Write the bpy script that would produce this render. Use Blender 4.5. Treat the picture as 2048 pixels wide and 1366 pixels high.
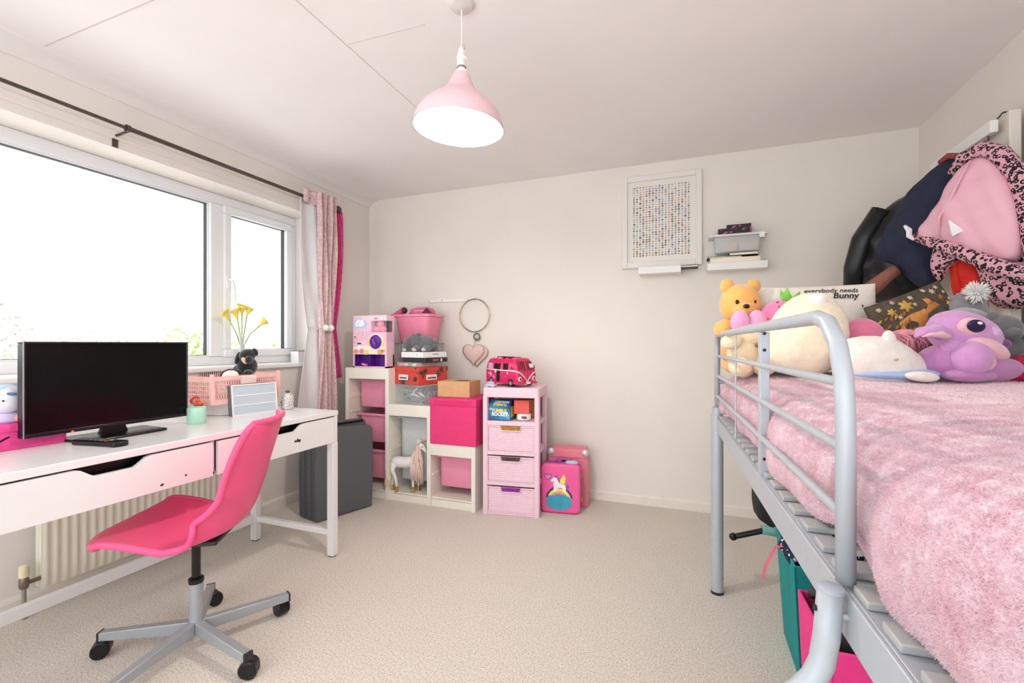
import bpy, bmesh, math, random
import numpy as np
from mathutils import Vector, Matrix, Euler
for o in list(bpy.data.objects): bpy.data.objects.remove(o, do_unlink=True)
SC = bpy.context.scene
COL = SC.collection
R = math.radians
PI = math.pi
random.seed(7)

# ------------------------------------------------------------------ camera, world, lights, exposure
cam_d = bpy.data.cameras.new('camera'); CAM = bpy.data.objects.new('camera', cam_d); COL.objects.link(CAM)
cam_d.sensor_width = 36; cam_d.lens = 918/2048*36; cam_d.shift_y = 5/2048; cam_d.clip_start = .02
CAM.location = (0, 0, 1.12); CAM.rotation_euler = (R(90), 0, R(20.9245))
SC.camera = CAM

W = bpy.data.worlds.new('overcast'); SC.world = W; W.use_nodes = True
_bg = W.node_tree.nodes['Background']; _bg.inputs[0].default_value = (0.90, 0.97, 1.0, 1); _bg.inputs[1].default_value = 2.6

def portal(name, loc, rot, sx, sy):
    d = bpy.data.lights.new(name, 'AREA'); d.shape = 'RECTANGLE'; d.size = sx; d.size_y = sy
    d.cycles.is_portal = True
    o = bpy.data.objects.new(name, d); COL.objects.link(o); o.location = loc; o.rotation_euler = rot
    return o
portal('window_portal', (-2.90, 1.55, 1.55), (0, R(-90), 0), 1.1, 2.4)
portal('omitted_rear_wall_portal', (-.68, -1.25, 1.2), (R(90), 0, 0), 3.8, 2.36)  # rear wall left out, out of view, so skylight fills the room

SC.view_settings.view_transform = 'Standard'; SC.view_settings.look = 'None'
SC.view_settings.gamma = 1; SC.view_settings.use_curve_mapping = False
SC.view_settings.exposure = 0.25

# ------------------------------------------------------------------ materials
def lin(h):
    h = h.lstrip('#'); r = []
    for i in (0, 2, 4):
        c = int(h[i:i+2], 16)/255
        r.append(c/12.92 if c <= .04045 else ((c+.055)/1.055)**2.4)
    return tuple(r)
_mc = {}
def pm(name, hexc, rough=.5, var=.05, vs=18, bump=0.0, bs=150, metal=0, sheen=0, coat=0, trans=0, alpha=1, emit=0, hex2=None, detail=3, spec=.5, ior=1.45, th=(.35,.65)):
    if name in _mc: return _mc[name]
    m = bpy.data.materials.new(name); m.use_nodes = True; _mc[name] = m
    nt = m.node_tree; b = nt.nodes['Principled BSDF']; L = nt.links
    c = lin(hexc)
    tc = nt.nodes.new('ShaderNodeTexCoord')
    n = nt.nodes.new('ShaderNodeTexNoise'); n.inputs['Scale'].default_value = vs; n.inputs['Detail'].default_value = detail
    L.new(tc.outputs['Object'], n.inputs['Vector'])
    rp = nt.nodes.new('ShaderNodeValToRGB'); L.new(n.outputs['Fac'], rp.inputs['Fac'])
    rp.color_ramp.elements[0].position = th[0]; rp.color_ramp.elements[1].position = th[1]
    c2 = lin(hex2) if hex2 else tuple(min(1, x*(1+var)) for x in c)
    c1 = c if hex2 else tuple(x*(1-var) for x in c)
    rp.color_ramp.elements[0].color = (*c1, 1); rp.color_ramp.elements[1].color = (*c2, 1)
    L.new(rp.outputs['Color'], b.inputs['Base Color'])
    b.inputs['Roughness'].default_value = rough; b.inputs['Metallic'].default_value = metal
    b.inputs['Specular IOR Level'].default_value = spec; b.inputs['IOR'].default_value = ior
    if sheen: b.inputs['Sheen Weight'].default_value = sheen; b.inputs['Sheen Roughness'].default_value = .5
    if coat: b.inputs['Coat Weight'].default_value = coat; b.inputs['Coat Roughness'].default_value = .1
    if trans: b.inputs['Transmission Weight'].default_value = trans
    if alpha < 1: b.inputs['Alpha'].default_value = alpha
    if emit:
        b.inputs['Emission Color'].default_value = (*c, 1); b.inputs['Emission Strength'].default_value = emit
    if bump:
        n2 = nt.nodes.new('ShaderNodeTexNoise'); n2.inputs['Scale'].default_value = bs; n2.inputs['Detail'].default_value = 2
        L.new(tc.outputs['Object'], n2.inputs['Vector'])
        bp = nt.nodes.new('ShaderNodeBump'); bp.inputs['Strength'].default_value = bump; bp.inputs['Distance'].default_value = .004
        L.new(n2.outputs['Fac'], bp.inputs['Height']); L.new(bp.outputs['Normal'], b.inputs['Normal'])
    return m
def mnode(m, t): return m.node_tree.nodes.new(t)

# ------------------------------------------------------------------ mesh builder
class MB:
    def __init__(s): s.v = []; s.f = []; s.mi = []; s.cur = 0
    def add(s, vs, fs):
        o = len(s.v); s.v += [tuple(p) for p in vs]
        s.f += [tuple(i+o for i in q) for q in fs]; s.mi += [s.cur]*len(fs); return s
    def box(s, x0, x1, y0, y1, z0, z1, M=None):
        vs = [Vector((x, y, z)) for z in (z0, z1) for y in (y0, y1) for x in (x0, x1)]
        if M is not None: vs = [M @ p for p in vs]
        return s.add(vs, [(0, 2, 3, 1), (4, 5, 7, 6), (0, 1, 5, 4), (2, 6, 7, 3), (0, 4, 6, 2), (1, 3, 7, 5)])
    def cbox(s, c, d, rot=(0, 0, 0)):
        M = Matrix.Translation(c) @ Euler(rot).to_matrix().to_4x4()
        return s.box(-d[0]/2, d[0]/2, -d[1]/2, d[1]/2, -d[2]/2, d[2]/2, M)
    def tube(s, pts, r, n=10, closed=False, caps=True, flat=1.0):
        pts = [Vector(p) for p in pts]; N = len(pts)
        rs = r if isinstance(r, (list, tuple)) else [r]*N
        vs = []; prev = None
        for i, p in enumerate(pts):
            a = pts[(i-1) % N] if (closed or i > 0) else pts[0]
            b = pts[(i+1) % N] if (closed or i < N-1) else pts[-1]
            t = (b-a).normalized()
            if prev is None:
                up = Vector((0, 0, 1)) if abs(t.z) < .9 else Vector((1, 0, 0))
                x = t.cross(up).normalized()
            else:
                x = prev - t*prev.dot(t); x.normalize()
            prev = x; y = t.cross(x)
            for k in range(n):
                an = 2*PI*k/n
                vs.append(p + x*math.cos(an)*rs[i] + y*math.sin(an)*rs[i]*flat)
        fs = []
        for i in range(N if closed else N-1):
            j = (i+1) % N
            for k in range(n):
                l = (k+1) % n
                fs.append((i*n+k, i*n+l, j*n+l, j*n+k))
        if caps and not closed:
            fs.append(tuple(range(n-1, -1, -1))); fs.append(tuple((N-1)*n+k for k in range(n)))
        return s.add(vs, fs)
    def cyl(s, p0, p1, r0, r1=None, n=16): return s.tube([p0, p1], [r0, r0 if r1 is None else r1], n)
    def lathe(s, prof, n=24, c=(0, 0, 0), M=None, caps=True):
        vs = []
        for r, z in prof:
            for k in range(n):
                a = 2*PI*k/n; p = Vector((c[0]+r*math.cos(a), c[1]+r*math.sin(a), c[2]+z))
                vs.append(M @ p if M is not None else p)
        fs = []
        for i in range(len(prof)-1):
            for k in range(n):
                l = (k+1) % n; fs.append((i*n+k, i*n+l, (i+1)*n+l, (i+1)*n+k))
        if caps:
            fs.append(tuple(range(n-1, -1, -1))); m = (len(prof)-1)*n; fs.append(tuple(m+k for k in range(n)))
        return s.add(vs, fs)
    def ell(s, c, r, rot=(0, 0, 0), nu=20, nv=12, p=1.0, fn=None):
        M = Matrix.Translation(c) @ Euler(rot).to_matrix().to_4x4(); vs = []; fs = []
        sg = lambda x: math.copysign(abs(x)**p, x)
        for j in range(nv+1):
            t = PI*j/nv - PI/2
            for k in range(nu):
                a = 2*PI*k/nu
                q = Vector((sg(math.cos(t))*sg(math.cos(a)), sg(math.cos(t))*sg(math.sin(a)), sg(math.sin(t))))
                if fn: q = Vector(fn(q))
                vs.append(M @ Vector((q.x*r[0], q.y*r[1], q.z*r[2])))
        for j in range(nv):
            for k in range(nu):
                l = (k+1) % nu; fs.append((j*nu+k, j*nu+l, (j+1)*nu+l, (j+1)*nu+k))
        return s.add(vs, fs)
    def prism(s, out, d0, d1, plane='xz', M=None):
        """outline extruded between d0 and d1 along the missing axis"""
        def mk(a, b, d):
            p = Vector({'xz': (a, d, b), 'xy': (a, b, d), 'yz': (d, a, b)}[plane]); return M @ p if M is not None else p
        n = len(out); vs = [mk(a, b, d0) for a, b in out] + [mk(a, b, d1) for a, b in out]
        fs = [tuple(range(n)), tuple(range(2*n-1, n-1, -1))]
        fs += [(i, n+i, n+(i+1) % n, (i+1) % n) for i in range(n)]
        return s.add(vs, fs)
    def grid(s, fn, nu, nv, cu=False, cv=False):
        vs = [fn(i/(nu if cu else nu-1), j/(nv if cv else nv-1)) for i in range(nu) for j in range(nv)]
        fs = []
        for i in range(nu if cu else nu-1):
            for j in range(nv if cv else nv-1):
                a, b = (i+1) % nu, (j+1) % nv
                fs.append((i*nv+j, a*nv+j, a*nv+b, i*nv+b))
        return s.add(vs, fs)
    def puff(s, out, T, T2=None, rings=9, ctr=None, plane='xz', d=0, wr=0, seed=0, M=None, sub=3, pw=.55, soft=0):
        """closed puffed body from a star-shaped outline: T towards -axis, T2 towards +axis"""
        T2 = T if T2 is None else T2
        rr = random.Random(seed)
        P = []
        n0 = len(out)
        for i in range(n0):     # catmull-rom resample
            p0, p1, p2, p3 = (Vector(out[(i+k-1) % n0]) for k in range(4))
            for k in range(sub):
                t = k/sub
                P.append(.5*((2*p1)+(p2-p0)*t+(2*p0-5*p1+4*p2-p3)*t*t+(3*p1-p0-3*p2+p3)*t**3))
        n = len(P)
        c = Vector(ctr) if ctr else sum(P, Vector((0, 0)))/n
        ph = [rr.random()*6.28 for _ in range(6)]
        def mk(q, dd):
            w = 0
            if wr:
                w = wr*(math.sin(q.x*38+q.y*9+ph[0])+.6*math.sin(q.x*17-q.y*55+ph[1])+.5*math.sin(q.x*80+q.y*30+ph[2]))
            a, b, dd = q.x, q.y, d+dd+w*(1 if dd < 0 else -1)*min(1, abs(dd)/max(1e-6, .4*max(T, T2)))
            p = Vector({'xz': (a, dd, b), 'xy': (a, b, dd), 'yz': (dd, a, b)}[plane]); return M @ p if M is not None else p
        vs = [mk(q, 0) for q in P]
        rm = sum((q-c).length for q in P)/n
        if soft: rm = min((q-c).length for q in P)*1.05
        for side, t in ((-1, T), (1, T2)):
            for k in range(1, rings):
                f_ = 1-k/rings
                hgt = t*(1-f_**2.2)**pw
                vs += [mk(c+(q-c)*(f_*(f_**(soft or 1)+(1-f_**(soft or 1))*rm/max(1e-6, (q-c).length))), side*hgt) for q in P]
            vs.append(mk(c, side*t))
        fs = []
        per = (rings-1)*n+1
        for sd in (0, 1):
            base = n+sd*per
            ring = lambda k: (0 if k == 0 else base+(k-1)*n)
            for k in range(rings-1):
                for i in range(n):
                    j = (i+1) % n; q = (ring(k)+i, ring(k)+j, ring(k+1)+j, ring(k+1)+i)
                    fs.append(q if sd == 0 else q[::-1])
            top = base+(rings-1)*n
            for i in range(n):
                q = (ring(rings-1)+i, ring(rings-1)+(i+1) % n, top); fs.append(q if sd == 0 else q[::-1])
        return s.add(vs, fs)

def mesh_of(mb, mats, smooth=True, angle=38):
    me = bpy.data.meshes.new('m'); me.from_pydata([tuple(p) for p in mb.v], [], mb.f)
    ms = mats if isinstance(mats, (list, tuple)) else [mats]
    for m in ms: me.materials.append(m)
    if len(ms) > 1: me.polygons.foreach_set('material_index', mb.mi)
    bm = bmesh.new(); bm.from_mesh(me); bmesh.ops.recalc_face_normals(bm, faces=bm.faces); bm.to_mesh(me); bm.free()
    if smooth:
        me.polygons.foreach_set('use_smooth', [True]*len(me.polygons))
        if angle: me.set_sharp_from_angle(angle=R(angle))
    me.update(); return me
def ob(name, mb, mats, parent=None, bev=0, smooth=True, angle=38, loc=(0, 0, 0), rot=(0, 0, 0), kind=None, sub=0, solid=0, seg=2, label=None):
    me = mb if isinstance(mb, bpy.types.Mesh) else mesh_of(mb, mats, smooth, angle)
    me.name = name
    o = bpy.data.objects.new(name, me); COL.objects.link(o); o.parent = parent; o.location = loc; o.rotation_euler = rot
    if solid:
        q = o.modifiers.new('solid', 'SOLIDIFY'); q.thickness = solid; q.offset = 0
    if bev:
        q = o.modifiers.new('bevel', 'BEVEL'); q.width = bev; q.segments = seg; q.limit_method = 'ANGLE'; q.angle_limit = R(40)
    if sub:
        q = o.modifiers.new('sub', 'SUBSURF'); q.levels = sub; q.render_levels = sub
    if kind: o['kind'] = kind
    if label: o['label'] = label
    return o
def tag(o, label, cat, group=None):
    o['label'] = label; o['category'] = cat
    if group: o['group'] = group
    return o
def thing(name, label, cat, loc=(0, 0, 0), rz=0, group=None, rot=None):
    o = bpy.data.objects.new(name, None); COL.objects.link(o); o.location = loc
    o.rotation_euler = rot if rot else (0, 0, R(rz)); o.empty_display_size = .05
    return tag(o, label, cat, group)
def struct(name, mb, mats, parent=None, **k):
    o = ob(name, mb, mats, parent, **k)
    if parent is None: o['kind'] = 'structure'
    return o
def dup(o, parent=None):
    c = o.copy(); COL.objects.link(c); c.parent = parent
    for ch in list(o.children): dup(ch, c)
    return c
def B(*a): return MB().box(*a)
def text(name, s, mat, parent, size, loc, rot, shear=0, ext=.0004, bold=0, ax='CENTER', sx=1):
    cu = bpy.data.curves.new(name, 'FONT'); cu.body = s; cu.size = size; cu.extrude = ext; cu.align_x = ax; cu.align_y = 'CENTER'
    cu.shear = shear; cu.offset = bold; cu.resolution_u = 3
    t = bpy.data.objects.new(name, cu); COL.objects.link(t)
    dg = bpy.context.evaluated_depsgraph_get(); me = bpy.data.meshes.new_from_object(t.evaluated_get(dg))
    bpy.data.objects.remove(t, do_unlink=True); bpy.data.curves.remove(cu)
    me.materials.clear(); me.materials.append(mat)
    o = bpy.data.objects.new(name, me); COL.objects.link(o); o.parent = parent; o.location = loc; o.rotation_euler = rot; o.scale = (sx, 1, 1)
    return o
from mathutils.bvhtree import BVHTree
def cushion(x0, x1, z0, z1, T, T2, n=26):
    """square cushion with pinched seams, pointed corners and a smooth crown"""
    m = MB()
    for sg, t_ in ((-1, T), (1, T2)):
        def fn(u, v):
            s_, t = 2*u-1, 2*v-1; s_ = math.sin(s_*PI/2); t = math.sin(t*PI/2)
            x = (x0+x1)/2+s_*(x1-x0)/2*(1-.035*(1-t*t)); z = (z0+z1)/2+t*(z1-z0)/2*(1-.035*(1-s_*s_))
            return (x, sg*t_*((1-s_**2)*(1-t**2))**.42, z)
        m.grid(fn, n, n)
    return m
def front_of(mb):
    """depth (local y) of the front surface of a cushion at (x, z)"""
    t = BVHTree.FromPolygons([tuple(p) for p in mb.v], mb.f)
    def f(x, z):
        h_ = t.ray_cast(Vector((x, -1, z)), Vector((0, 1, 0)))
        return h_[0].y if h_[0] is not None else 0
    return f
def laid_text(s, mat, parent, size, x, z, f, shear=0, bold=0, rot=0):
    o = text('lettering', s, mat, parent, size, (0, 0, 0), (0, 0, 0), shear=shear, bold=bold, ext=0)
    for v in o.data.vertices:
        a, b = v.co.x*math.cos(rot)-v.co.y*math.sin(rot)+x, v.co.x*math.sin(rot)+v.co.y*math.cos(rot)+z
        v.co = (a, f(a, b)-.0028, b)
    return o
def rrect(w, h, r, n=4, cx=0, cy=0):
    P = []
    for (sx, sy, a0) in ((1, -1, -90), (1, 1, 0), (-1, 1, 90), (-1, -1, 180)):
        for k in range(n+1):
            a = R(a0+90*k/n); P.append((cx+sx*(w/2-r)+r*math.cos(a), cy+sy*(h/2-r)+r*math.sin(a)))
    return P
def circ(r, n=16, cx=0, cy=0, ry=None): return [(cx+r*math.cos(2*PI*k/n), cy+(ry or r)*math.sin(2*PI*k/n)) for k in range(n)]
# ------------------------------------------------------------------ shared materials
WALL = pm('wall_paint', 'ede5dd', .9, .015, 3, .06, 60)
CEIL = pm('ceiling_paint', 'f8f2f2', .95, .012, 2.5, .05, 40)
WHITE = pm('white_gloss', 'f1eeec', .35, .01, 6)
UPVC = pm('upvc', 'eeeef0', .3, .01, 5)
WOODW = pm('white_lacquer', 'eae8e8', .22, .01, 6)
TRO = pm('cream_laminate', 'efe8dc', .35, .015, 8)
BLACK = pm('black_plastic', '0c0c0d', .35, .05)
DARK = pm('dark_grey_plastic', '2a2a2c', .45, .05)
GREYM = pm('grey_powder_coat', 'b4b9c0', .4, .02, 30, metal=.15)
PINKB = pm('pink_plastic', 'f39ab5', .4, .02, 10)
HOTP = pm('hot_pink', 'e23a76', .8, .03, 30, .1, 300)
CHROME = pm('steel', 'b9bcc0', .25, .03, metal=.9)
BRONZE = pm('bronze_metal', '5d544e', .4, .05, metal=.6)
GLASS = pm('glass', 'ffffff', .02, 0, trans=1, ior=1.02, spec=.3)
CLEAR = pm('clear_plastic', 'eef2f2', .15, .01, trans=.0, alpha=.28)
FROST = pm('frosted_plastic', 'e4e4e4', .5, .02, alpha=.75)
CARD = pm('cardboard', 'd3a679', .85, .05, 25)

# carpet: speckled loop pile
CARPET = pm('carpet', 'c4b7a8', .97, hex2='e9e1d5', vs=150, bump=1.0, bs=260, detail=5, sheen=.2, th=(.32, .58))

# ------------------------------------------------------------------ the room
XL, XR, YB, YF, H = -2.611, 1.25, 3.32, -1.2, 2.373
struct('floor', B(XL-.3, XR+.15, YF, YB+.15, -.12, 0), CARPET)
cl = struct('ceiling', B(XL-.3, XR+.15, YF, YB+.15, H, H+.1), CEIL)
SEAM = pm('ceiling_seam', 'd9cecb', .95, .03)
for (a, b, w) in (((-2.53, 1.10), (-1.33, 1.09), .005), ((-1.325, .6), (-1.335, 1.546), .004), ((-1.326, 1.546), (-.96, 1.557), .003), ((-1.335, 1.546), (-1.345, 2.25), .0035)):
    a, b = Vector((*a, 0)), Vector((*b, 0)); d = b-a; L = d.length; an = math.atan2(d.y, d.x)
    ob('seam', B(0, L, -w/2, w/2, -.0012, .001), SEAM, cl, loc=(a.x, a.y, H), rot=(0, 0, an), smooth=False)
# left wall with the window opening (y .45..2.69, z .985..2.075)
WY0, WY1, WZ0, WZ1 = .40, 2.69, .985, 2.078
m = MB()
for b in ((XL-.3, XL, YF, WY0, 0, H), (XL-.3, XL, WY1, YB+.15, 0, H), (XL-.3, XL, WY0, WY1, 0, WZ0), (XL-.3, XL, WY0, WY1, WZ1, H)): m.box(*b)
struct('wall_left', m, WALL, smooth=False)
struct('wall_back', B(XL, XR, YB, YB+.15, 0, H), WALL, smooth=False)
struct('wall_right', B(XR, XR+.15, YF, YB+.15, 0, H), WALL, smooth=False)
SKIRT = pm('skirting_paint', 'efe6dc', .5, .02)
def skirt(name, axis):
    m = MB(); prof = [(0, 0), (.016, 0), (.016, .055), (.010, .068), (0, .072)]
    if axis == 'x': m.prism([(-a, b) for a, b in prof], 0, XR-XL, 'yz', Matrix.Translation((XL, YB, 0)))
    else: m.prism(prof, 0, YB-YF, 'xz', Matrix.Translation((XL, YF, 0)))
    return struct(name, m, SKIRT, smooth=False)
skirt('baseboard_back', 'x'); skirt('baseboard_left', 'y')
# cove along the window wall
prof = [(0, 0), (.085, 0), (.078, -.008), (.045, -.018), (.022, -.035), (.010, -.052), (.006, -.060), (0, -.060)]
struct('trim_1', MB().prism(prof, 0, YB-YF, 'xz', Matrix.Translation((XL, YF, H))), pm('cove_paint', 'ece6e4', .7, .01))
# raised band over the window
struct('trim_2', B(XL-.005, XL+.012, WY0-.3, WY1+.02, 2.12, 2.16), WALL, bev=.004)

# window: fixed pane + small side-hung sash
w = struct('window_1', B(-2.86, -2.80, WY0, WY1, WZ0, WZ0+.055), UPVC, bev=.006)
ob('frame_head', B(-2.86, -2.80, WY0, WY1, WZ1-.065, WZ1), UPVC, w, bev=.006)
ob('frame_jamb', B(-2.86, -2.80, WY0, WY0+.06, WZ0+.055, WZ1-.065), UPVC, w, bev=.006)
ob('frame_jamb', B(-2.86, -2.80, WY1-.05, WY1, WZ0+.055, WZ1-.065), UPVC, w, bev=.006)
ob('mullion', B(-2.865, -2.795, 2.015, 2.105, WZ0+.055, WZ1-.065), UPVC, w, bev=.006)
GASK = pm('gasket', '3b3a3b', .6, .03)
def frame_rect(y0, y1, z0, z1, t, x0, x1):
    return MB().box(x0, x1, y0, y1, z0, z0+t).box(x0, x1, y0, y1, z1-t, z1).box(x0, x1, y0, y0+t, z0+t, z1-t).box(x0, x1, y1-t, y1, z0+t, z1-t)
ob('glazing_bead', frame_rect(WY0+.058, 2.017, WZ0+.053, WZ1-.063, .012, -2.85, -2.812), UPVC, w, bev=.003)
ob('gasket', frame_rect(WY0+.069, 2.006, WZ0+.064, WZ1-.074, .0035, -2.845, -2.818), GASK, w)
ob('pane', B(-2.836, -2.830, WY0+.072, 2.003, WZ0+.067, WZ1-.077), GLASS, w)
sa = ob('sash', frame_rect(2.10, WY1-.045, WZ0+.05, WZ1-.06, .052, -2.855, -2.785), UPVC, w, bev=.008)
ob('gasket', frame_rect(2.15, WY1-.095, WZ0+.10, WZ1-.11, .0035, -2.845, -2.812), GASK, sa)
ob('pane', B(-2.832, -2.826, 2.154, WY1-.099, WZ0+.104, WZ1-.114), GLASS, sa)
hm = MB().box(-2.785, -2.772, 2.112, 2.132, 1.48, 1.56); hm.tube([(-2.765, 2.122, 1.535), (-2.745, 2.124, 1.53), (-2.738, 2.128, 1.50), (-2.738, 2.135, 1.44), (-2.742, 2.14, 1.40)], [.010, .010, .009, .008, .007], 8)
ob('handle', hm, UPVC, sa)
ob('window_sill', B(XL-.25, XL+.035, WY0+.001, WY1-.001, WZ0-.028, WZ0+.0008), WHITE, w, bev=.008, seg=3)

# door folded back on the right wall
DOOR = pm('door_paint', 'ece4d8', .45, .012)
d = struct('door_1', B(1.175, 1.212, 2.37, 3.06, .01, 2.035), DOOR, bev=.003)
ob('panel', B(1.168, 1.178, 2.50, 2.95, 1.15, 1.88), DOOR, d, bev=.004)
ob('panel', B(1.168, 1.178, 2.50, 2.95, .25, 1.0), DOOR, d, bev=.004)
tr3 = struct('trim_3', MB().box(1.215, 1.25, 2.20, 2.30, 0, 2.12), DOOR, bev=.006)
ob('jamb', B(1.215, 1.25, 1.32, 1.42, 0, 2.12), DOOR, tr3, bev=.006)
ob('head', B(1.216, 1.25, 1.42, 2.20, 2.03, 2.12), DOOR, tr3, bev=.006)
ob('doorway_panel', B(1.235, 1.25, 1.42, 2.20, 0, 2.03), DOOR, tr3)

# ------------------------------------------------------------------ curtain pole
RX, RZ = -2.511, 2.155
cp = thing('curtain_pole', 'long thin bronze curtain pole above the window', 'curtain pole', (RX, 1.4, RZ))
ob('pole', MB().cyl((0, -1.3, 0), (0, .02, 0), .0085), BRONZE, cp)
ob('pole', MB().cyl((0, 0, 0), (0, 1.385, 0), .0115), BRONZE, cp)
ob('finial', MB().lathe([(.0115, 0), (.016, .003), (.016, .010), (.012, .014), (.02, .02), (.026, .032), (.026, .045), (.018, .06), (.004, .066)], 20, M=Matrix.Translation((0, 1.38, 0)) @ Matrix.Rotation(R(-90), 4, 'X')), BRONZE, cp)
for yy in (.0, 1.345):
    bk = ob('bracket', MB().box(-.1, -.096, yy-.012, yy+.012, -.075, .0).tube([(-.097, yy, -.02), (-.05, yy, -.018), (-.01, yy, -.014)], .006, 8), BRONZE, cp)
    ob('bracket_ring', MB().lathe([(.0122, -.008), (.017, -.008), (.017, .008), (.0122, .008)], 16, M=Matrix.Translation((0, yy, 0)) @ Matrix.Rotation(R(90), 4, 'X'), caps=False), BRONZE, bk)

# curtain: gathered pink fabric with a grey-white lining, tied at mid height
CURT = pm('curtain_pink', 'd9aeb0', .75, hex2='ead0cf', vs=55, bump=.35, bs=260, sheen=.4)
LIN = pm('curtain_lining', 'e9e6e7', .45, .02, 10, sheen=.3)
cu = thing('curtain', 'gathered dusty pink curtain with pale lining at the window corner', 'curtain', (RX, 2.66, 0))
def width_at(z):      # gather: widest top and bottom, pinched at the tie
    t = abs(z-1.235)
    return .55+.45*min(1, (t/.55)**.8) if z < 1.235 else .60+.40*min(1, (t/.6)**.9)
def drape(y0, y1, x0, amp, nf, z0, z1, ph=0, cent=None):
    cc = (y0+y1)/2 if cent is None else cent
    def fn(u, v):
        z = z0+(z1-z0)*v; k = width_at(z); y = cc+(y0+(y1-y0)*u-cc)*k
        x = x0+amp*(.55+.45*k)*math.sin(u*nf*2*PI+ph+.5*math.sin(z*2.2))+.008*math.sin(z*7+u*9)
        return (x, y, z)
    return MB().grid(fn, 110, 60)
ob('fabric', drape(-.095, .085, .035, .034, 3.5, .30, 2.215, .4, cent=.0), CURT, cu, solid=.004, angle=0)
ob('lining', drape(-.240, -.055, .012, .014, 1.0, .28, 2.13, 2.2, cent=-.07), LIN, cu, solid=.003, angle=0)
ob('header', MB().grid(lambda u, v: (.02+.012*math.sin(u*9), -.20+.13*u, 2.11+.10*v), 14, 6), CURT, cu, solid=.004, angle=0)
for yy in (-.165, -.105):
    ob('eyelet', MB().lathe([(.015, -.004), (.026, -.003), (.026, .003), (.015, .004)], 20, M=Matrix.Translation((.0, yy, 2.155)) @ Matrix.Rotation(R(90), 4, 'X')), CHROME, cu)
tb = thing('curtain_tieback', 'cord tieback with two round white beads around the pink curtain', 'tieback', (RX+.01, 2.655, 1.235))
ob('bead', MB().ell((.085, -.062, 0), (.024, .024, .024)), pm('pearl', 'f4efec', .25, .01), tb)
ob('bead', MB().ell((.085, -.014, 0), (.024, .024, .024)), pm('pearl', 'f4efec', .25, .01), tb)
ob('cord', MB().tube([(.062+.0*math.cos(a), .0, 0) if False else (.005+.078*math.cos(a), -.045+.105*math.sin(a), .006*math.sin(2*a)) for a in [2*PI*k/24 for k in range(24)]], .003, 6, closed=True), pm('cord_silver', 'c9c2c0', .4), tb)
# second curtain: magenta with white dots
DOT = pm('dotted_magenta', 'd8297f', .8, .04, 20)
nt = DOT.node_tree; bs = nt.nodes['Principled BSDF']
tc = nt.nodes.new('ShaderNodeTexCoord'); mp = nt.nodes.new('ShaderNodeMapping'); mp.inputs['Scale'].default_value = (38, 38, 38)
vo = nt.nodes.new('ShaderNodeTexVoronoi'); vo.inputs['Randomness'].default_value = .15
lt = nt.nodes.new('ShaderNodeMath'); lt.operation = 'LESS_THAN'; lt.inputs[1].default_value = .24
mx = nt.nodes.new('ShaderNodeMix'); mx.data_type = 'RGBA'
src = bs.inputs['Base Color'].links[0].from_socket
nt.links.new(tc.outputs['Object'], mp.inputs['Vector']); nt.links.new(mp.outputs['Vector'], vo.inputs['Vector'])
nt.links.new(vo.outputs['Distance'], lt.inputs[0]); nt.links.new(lt.outputs[0], mx.inputs['Factor'])
nt.links.new(src, mx.inputs['A']); mx.inputs['B'].default_value = (.9, .82, .86, 1); nt.links.new(mx.outputs['Result'], bs.inputs['Base Color'])
def dfn(u, v):
    z = .86+1.28*v
    k = .45+.55*abs(math.sin((z-1.24)*2.1)) if z > 1.24 else .45+.55*min(1, (1.24-z)/.38)
    return (-.005+.02*math.sin(u*11+z*2), 2.725+(.01+.125*u)*k*1.05, z)
o = ob('dotted_curtain', MB().grid(dfn, 30, 50), DOT, solid=.003, angle=0, loc=(RX, 0, 0))
tag(o, 'magenta curtain with white dots hanging behind the pink curtain', 'curtain')

# ------------------------------------------------------------------ radiator
RADM = pm('radiator_enamel', 'e9dfd0', .4, .015)
ra = thing('radiator', 'cream ribbed panel radiator under the desk below the window', 'radiator', (XL, 0, 0))
def radfn(u, v):
    y = 1.085+.80*u; z = .10+.52*v; k = (u*24) % 1
    edge = min(1, v/.05, (1-v)/.05)
    rib = .0055*max(0, min(1, 3*min(k, 1-k)-.25))*edge
    return (.098+rib, y, z)
ob('panel', MB().grid(radfn, 193, 14), RADM, ra, angle=30)
ob('body', B(.05, .097, 1.085, 1.885, .10, .62), RADM, ra, bev=.006)
ob('top_grille', B(.045, .11, 1.08, 1.89, .62, .632), RADM, ra, bev=.003)
va = ob('valve', MB().lathe([(.012, 0), (.016, .01), (.016, .035), (.013, .05)], 14, c=(.09, 1.035, .125)).cyl((.09, 1.035, .145), (.09, 1.085, .145), .009), pm('brass_old', '8a7f6f', .35, .1, metal=.8), ra)
ob('valve_cap', MB().lathe([(.016, 0), (.017, .005), (.016, .045), (.010, .05)], 14, c=(.09, 1.035, .172)), pm('cap_cream', 'e7d8b8', .4), va)
ob('pipe', MB().cyl((.09, 1.035, 0), (.09, 1.035, .13), .0075), pm('pipe_paint', 'a79f94', .4, .08, metal=.5), ra)

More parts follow.
